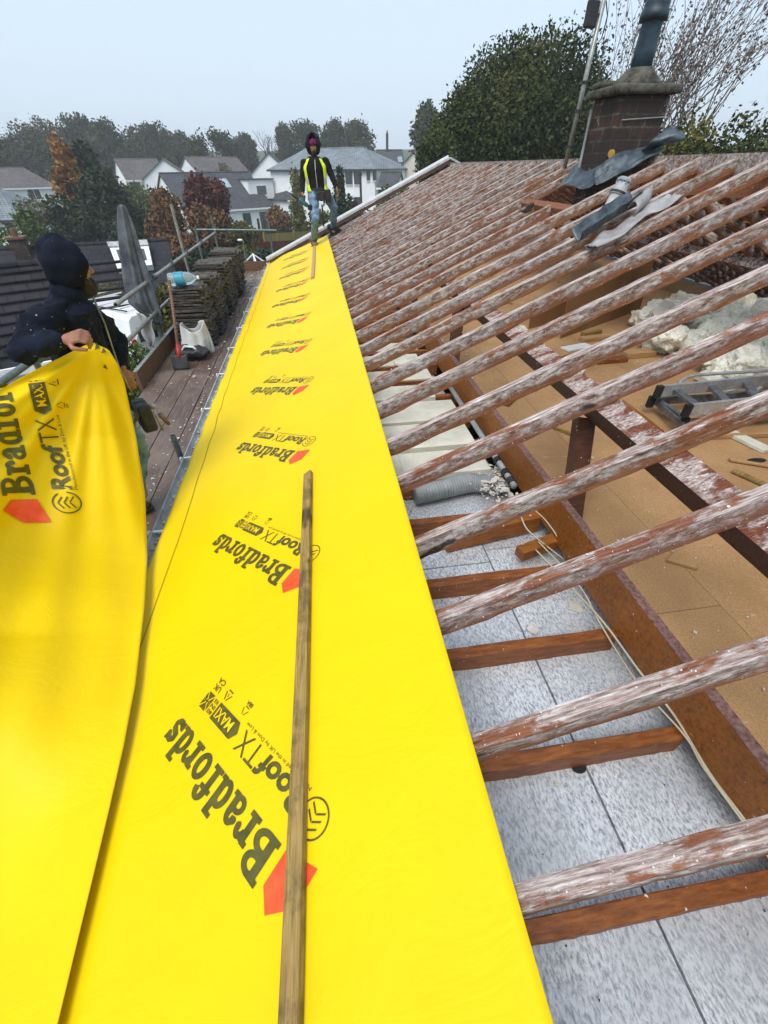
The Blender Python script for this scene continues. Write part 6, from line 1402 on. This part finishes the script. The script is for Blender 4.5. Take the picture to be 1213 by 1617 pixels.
l_, h_, r_ = placet(440, 325, 50, 420, 478); tree('autumn_shrub', 'thin reddish shrub before the white house, left of the standing man', l_, h_, r_*1.0, 2.4, 'l_rust', 5200, .14, 16, .2, .0, seed=69)
l_, h_, r_ = placet(459, 262, 48, 440, 482); tree('open_shrub', 'sparse olive tree just left of the standing man', l_, h_, r_*1.0, 2.0, 'l_olive', 2600, .12, 16, .2, .15, seed=70)
l_, h_, r_ = placet(536, 262, 38, 512, 560); tree('conifer_shrub', 'small dark spiky evergreen right of the standing man', l_, h_, r_*1.0, 1.6, 'l_dark', 3600, .13, 16, .2, .05, seed=71, shape='cone')
for i, (u, v, Y, u0, u1, m, lb) in enumerate([(610,300,46,575,650,'l_green','bright green garden shrub in front of the porch'),(560,312,42,520,600,'l_dark','dark low shrub under the grey panel fence'),(590,330,36,540,640,'l_dark','dark green hedge just beyond the verge'),(640,285,50,620,662,'l_green','green shrub beside the cream house'),(345,392,30,300,420,'l_dark','dark bushes behind the upright scaffold poles'),(440,352,42,400,500,'l_dark','dark bushes above the yellow-brown fence'),(265,360,31,225,320,'l_rust','brownish thicket above the neighbouring roof'),(500,330,44,470,530,'l_olive','olive bush behind the standing man\'s legs'),(30,335,40,-20,90,'l_green','clipped green hedge above the neighbouring roof at left'),(40,310,50,-10,80,'l_olive','yellowish garden bushes left of the conifers'),(180,345,40,130,230,'l_dark','dark bushes behind the neighbouring ridge'),(215,290,72,180,270,'l_green','green hedge under the white-gabled bungalow'),(350,262,88,325,380,'l_olive','rounded olive shrub behind the dark roof'),(410,395,25,360,450,'l_dark','dark evergreen near the greenhouse')]):
    l_, h_, r_ = placet(u, v, Y, u0, u1); tree('garden_shrub', lb, l_, max(1.0,h_), max(.8,r_), 1.8, m, 5000, .12 if Y < 60 else .2, 14, .12, .0, 'garden shrubs between the houses', seed=80+i, cat='shrub')
# plants under the scaffold by the van
for i, (u, v, Y, r_, h_, m, lb) in enumerate([(215,570,9.5,1.2,1.3,'l_green','glossy green laurel shrub at the toe board, below the van'),(180,500,17,1.4,1.6,'l_green','green shrub behind the white van'),(135,470,20,2.0,2.4,'l_olive','climbing green plant beside the hooded man\'s chin'),(270,480,12.5,.8,1.4,'l_olive','spiky grey-green plant behind the lower guard rail'),(292,470,13.5,.9,1.6,'l_green','leafy plant beside the grey planter')]):
    p = at(u, v, Y); tree('garden_plant', lb, (p.x, p.y, p.z-h_*.75), h_, r_, r_, m, 5000, .06, 12, .04, .0, None, seed=100+i, cat='plant')
# whippy almost bare tree at the right behind the ridge
WB = empty('whippy_tree', (10.2,15.0,-3.6), 'tall multi-stemmed tree of long thin twigs with sparse pinkish leaves behind the chimney', 'tree')
b = MB(); rr = random.Random(5); tp = []
for i in range(70):
    u1 = rr.uniform(960, 1330); base = Vector((rr.uniform(8.2,11.5), 15+rr.uniform(-1.2,1.2), rr.uniform(-.5,.9))); tipp = at(u1, rr.uniform(-90,60), 15+rr.uniform(-1.5,1.5)); tipp.x = base.x + (tipp.x-base.x)*.9
    if tipp.z > 8: tipp = base.lerp(tipp, 8/tipp.z)
    mid = base.lerp(tipp,.5)+Vector((rr.uniform(-.35,.1),0,rr.uniform(-.1,.3))); pts = [base.lerp(mid,.0), base.lerp(mid,.6), mid, mid.lerp(tipp,.5)+Vector((.05,0,.05)), tipp]
    r0 = rr.uniform(.011,.022); b.tube(pts, [r0,r0*.8,r0*.62,r0*.42,r0*.16], 5, False)
    for t in range(9):
        f_ = rr.uniform(.25,.95); k_ = min(int(f_*4),3); p = pts[k_].lerp(pts[k_+1], f_*4-k_); q = p+Vector((rr.uniform(-.05,.32), rr.uniform(-.2,.2), rr.uniform(.4,.9)))*.75; b.tube([p,(p+q)/2+Vector((.02,0,-.02)),q], [r0*.35,r0*.25,r0*.12], 4, False); tp += [q,(p+q)/2,p]
b.tube([(10.2,15,-4.0),(10.1,15,-1.5),(10,15,.4)], [.3,.22,.15], 8)
loc(b.build('stems', M['birch'], WB), WB)
rng = np.random.default_rng(9); tpn = np.array([tuple(t) for t in tp]); wgt = np.exp(-tpn[:,2]*.28); wgt /= wgt.sum(); Pn = tpn[rng.choice(len(tpn), 3600, p=wgt)]+rng.normal(size=(3600,3))*.10
o = bpy.data.objects.new('leaves', quads_mesh('leaves', leafq(Pn, .042), M['l_pale'])); C.objects.link(o); o.parent = WB; loc(o, WB)
for i, (u, v, Y, u0, u1, m, n_, lb) in enumerate([(1100,185,13,1040,1165,'l_olive',16000,'yellow-green shrub at the foot of the whippy tree'),(1165,205,11.5,1110,1260,'l_oak',14000,'dark green shrub above the ridge at the right edge'),(1010,200,14,960,1060,'l_olive',10000,'olive shrub behind the chimney stack'),(1195,178,12,1150,1290,'l_oak',14000,'taller dark shrub cut by the right edge')]):
    l_, h_, r_ = placet(u, v, Y, u0, u1); tree('ridge_shrub', lb, l_, h_, r_*1.15, 1.6, m, n_, .055, 26, .12, .35, None, seed=120+i, cat='shrub')
# ------------------------------------------------------------------ the hazy air over the valley
hz = MB(); hz.bb(-380, 380, -38, 660, -12, 40); HZ = hz.build('haze', []) if False else None
me = bpy.data.meshes.new('haze'); bmh = bmesh.new(); bmesh.ops.create_cube(bmh, size=1); bmh.to_mesh(me); bmh.free()
HZ = bpy.data.objects.new('haze', me); C.objects.link(HZ); HZ.scale = (900, 490, 38); HZ.location = (0, 205, 7); tag(HZ, kind='stuff')
hm = bpy.data.materials.new('hazy_air'); hm.use_nodes = True; t_ = hm.node_tree; t_.nodes.clear(); pv = t_.nodes.new('ShaderNodeVolumePrincipled'); ou = t_.nodes.new('ShaderNodeOutputMaterial')
pv.inputs['Color'].default_value = (.96,.98,1,1); pv.inputs['Density'].default_value = .0011; t_.links.new(pv.outputs[0], ou.inputs['Volume']); me.materials.append(hm)
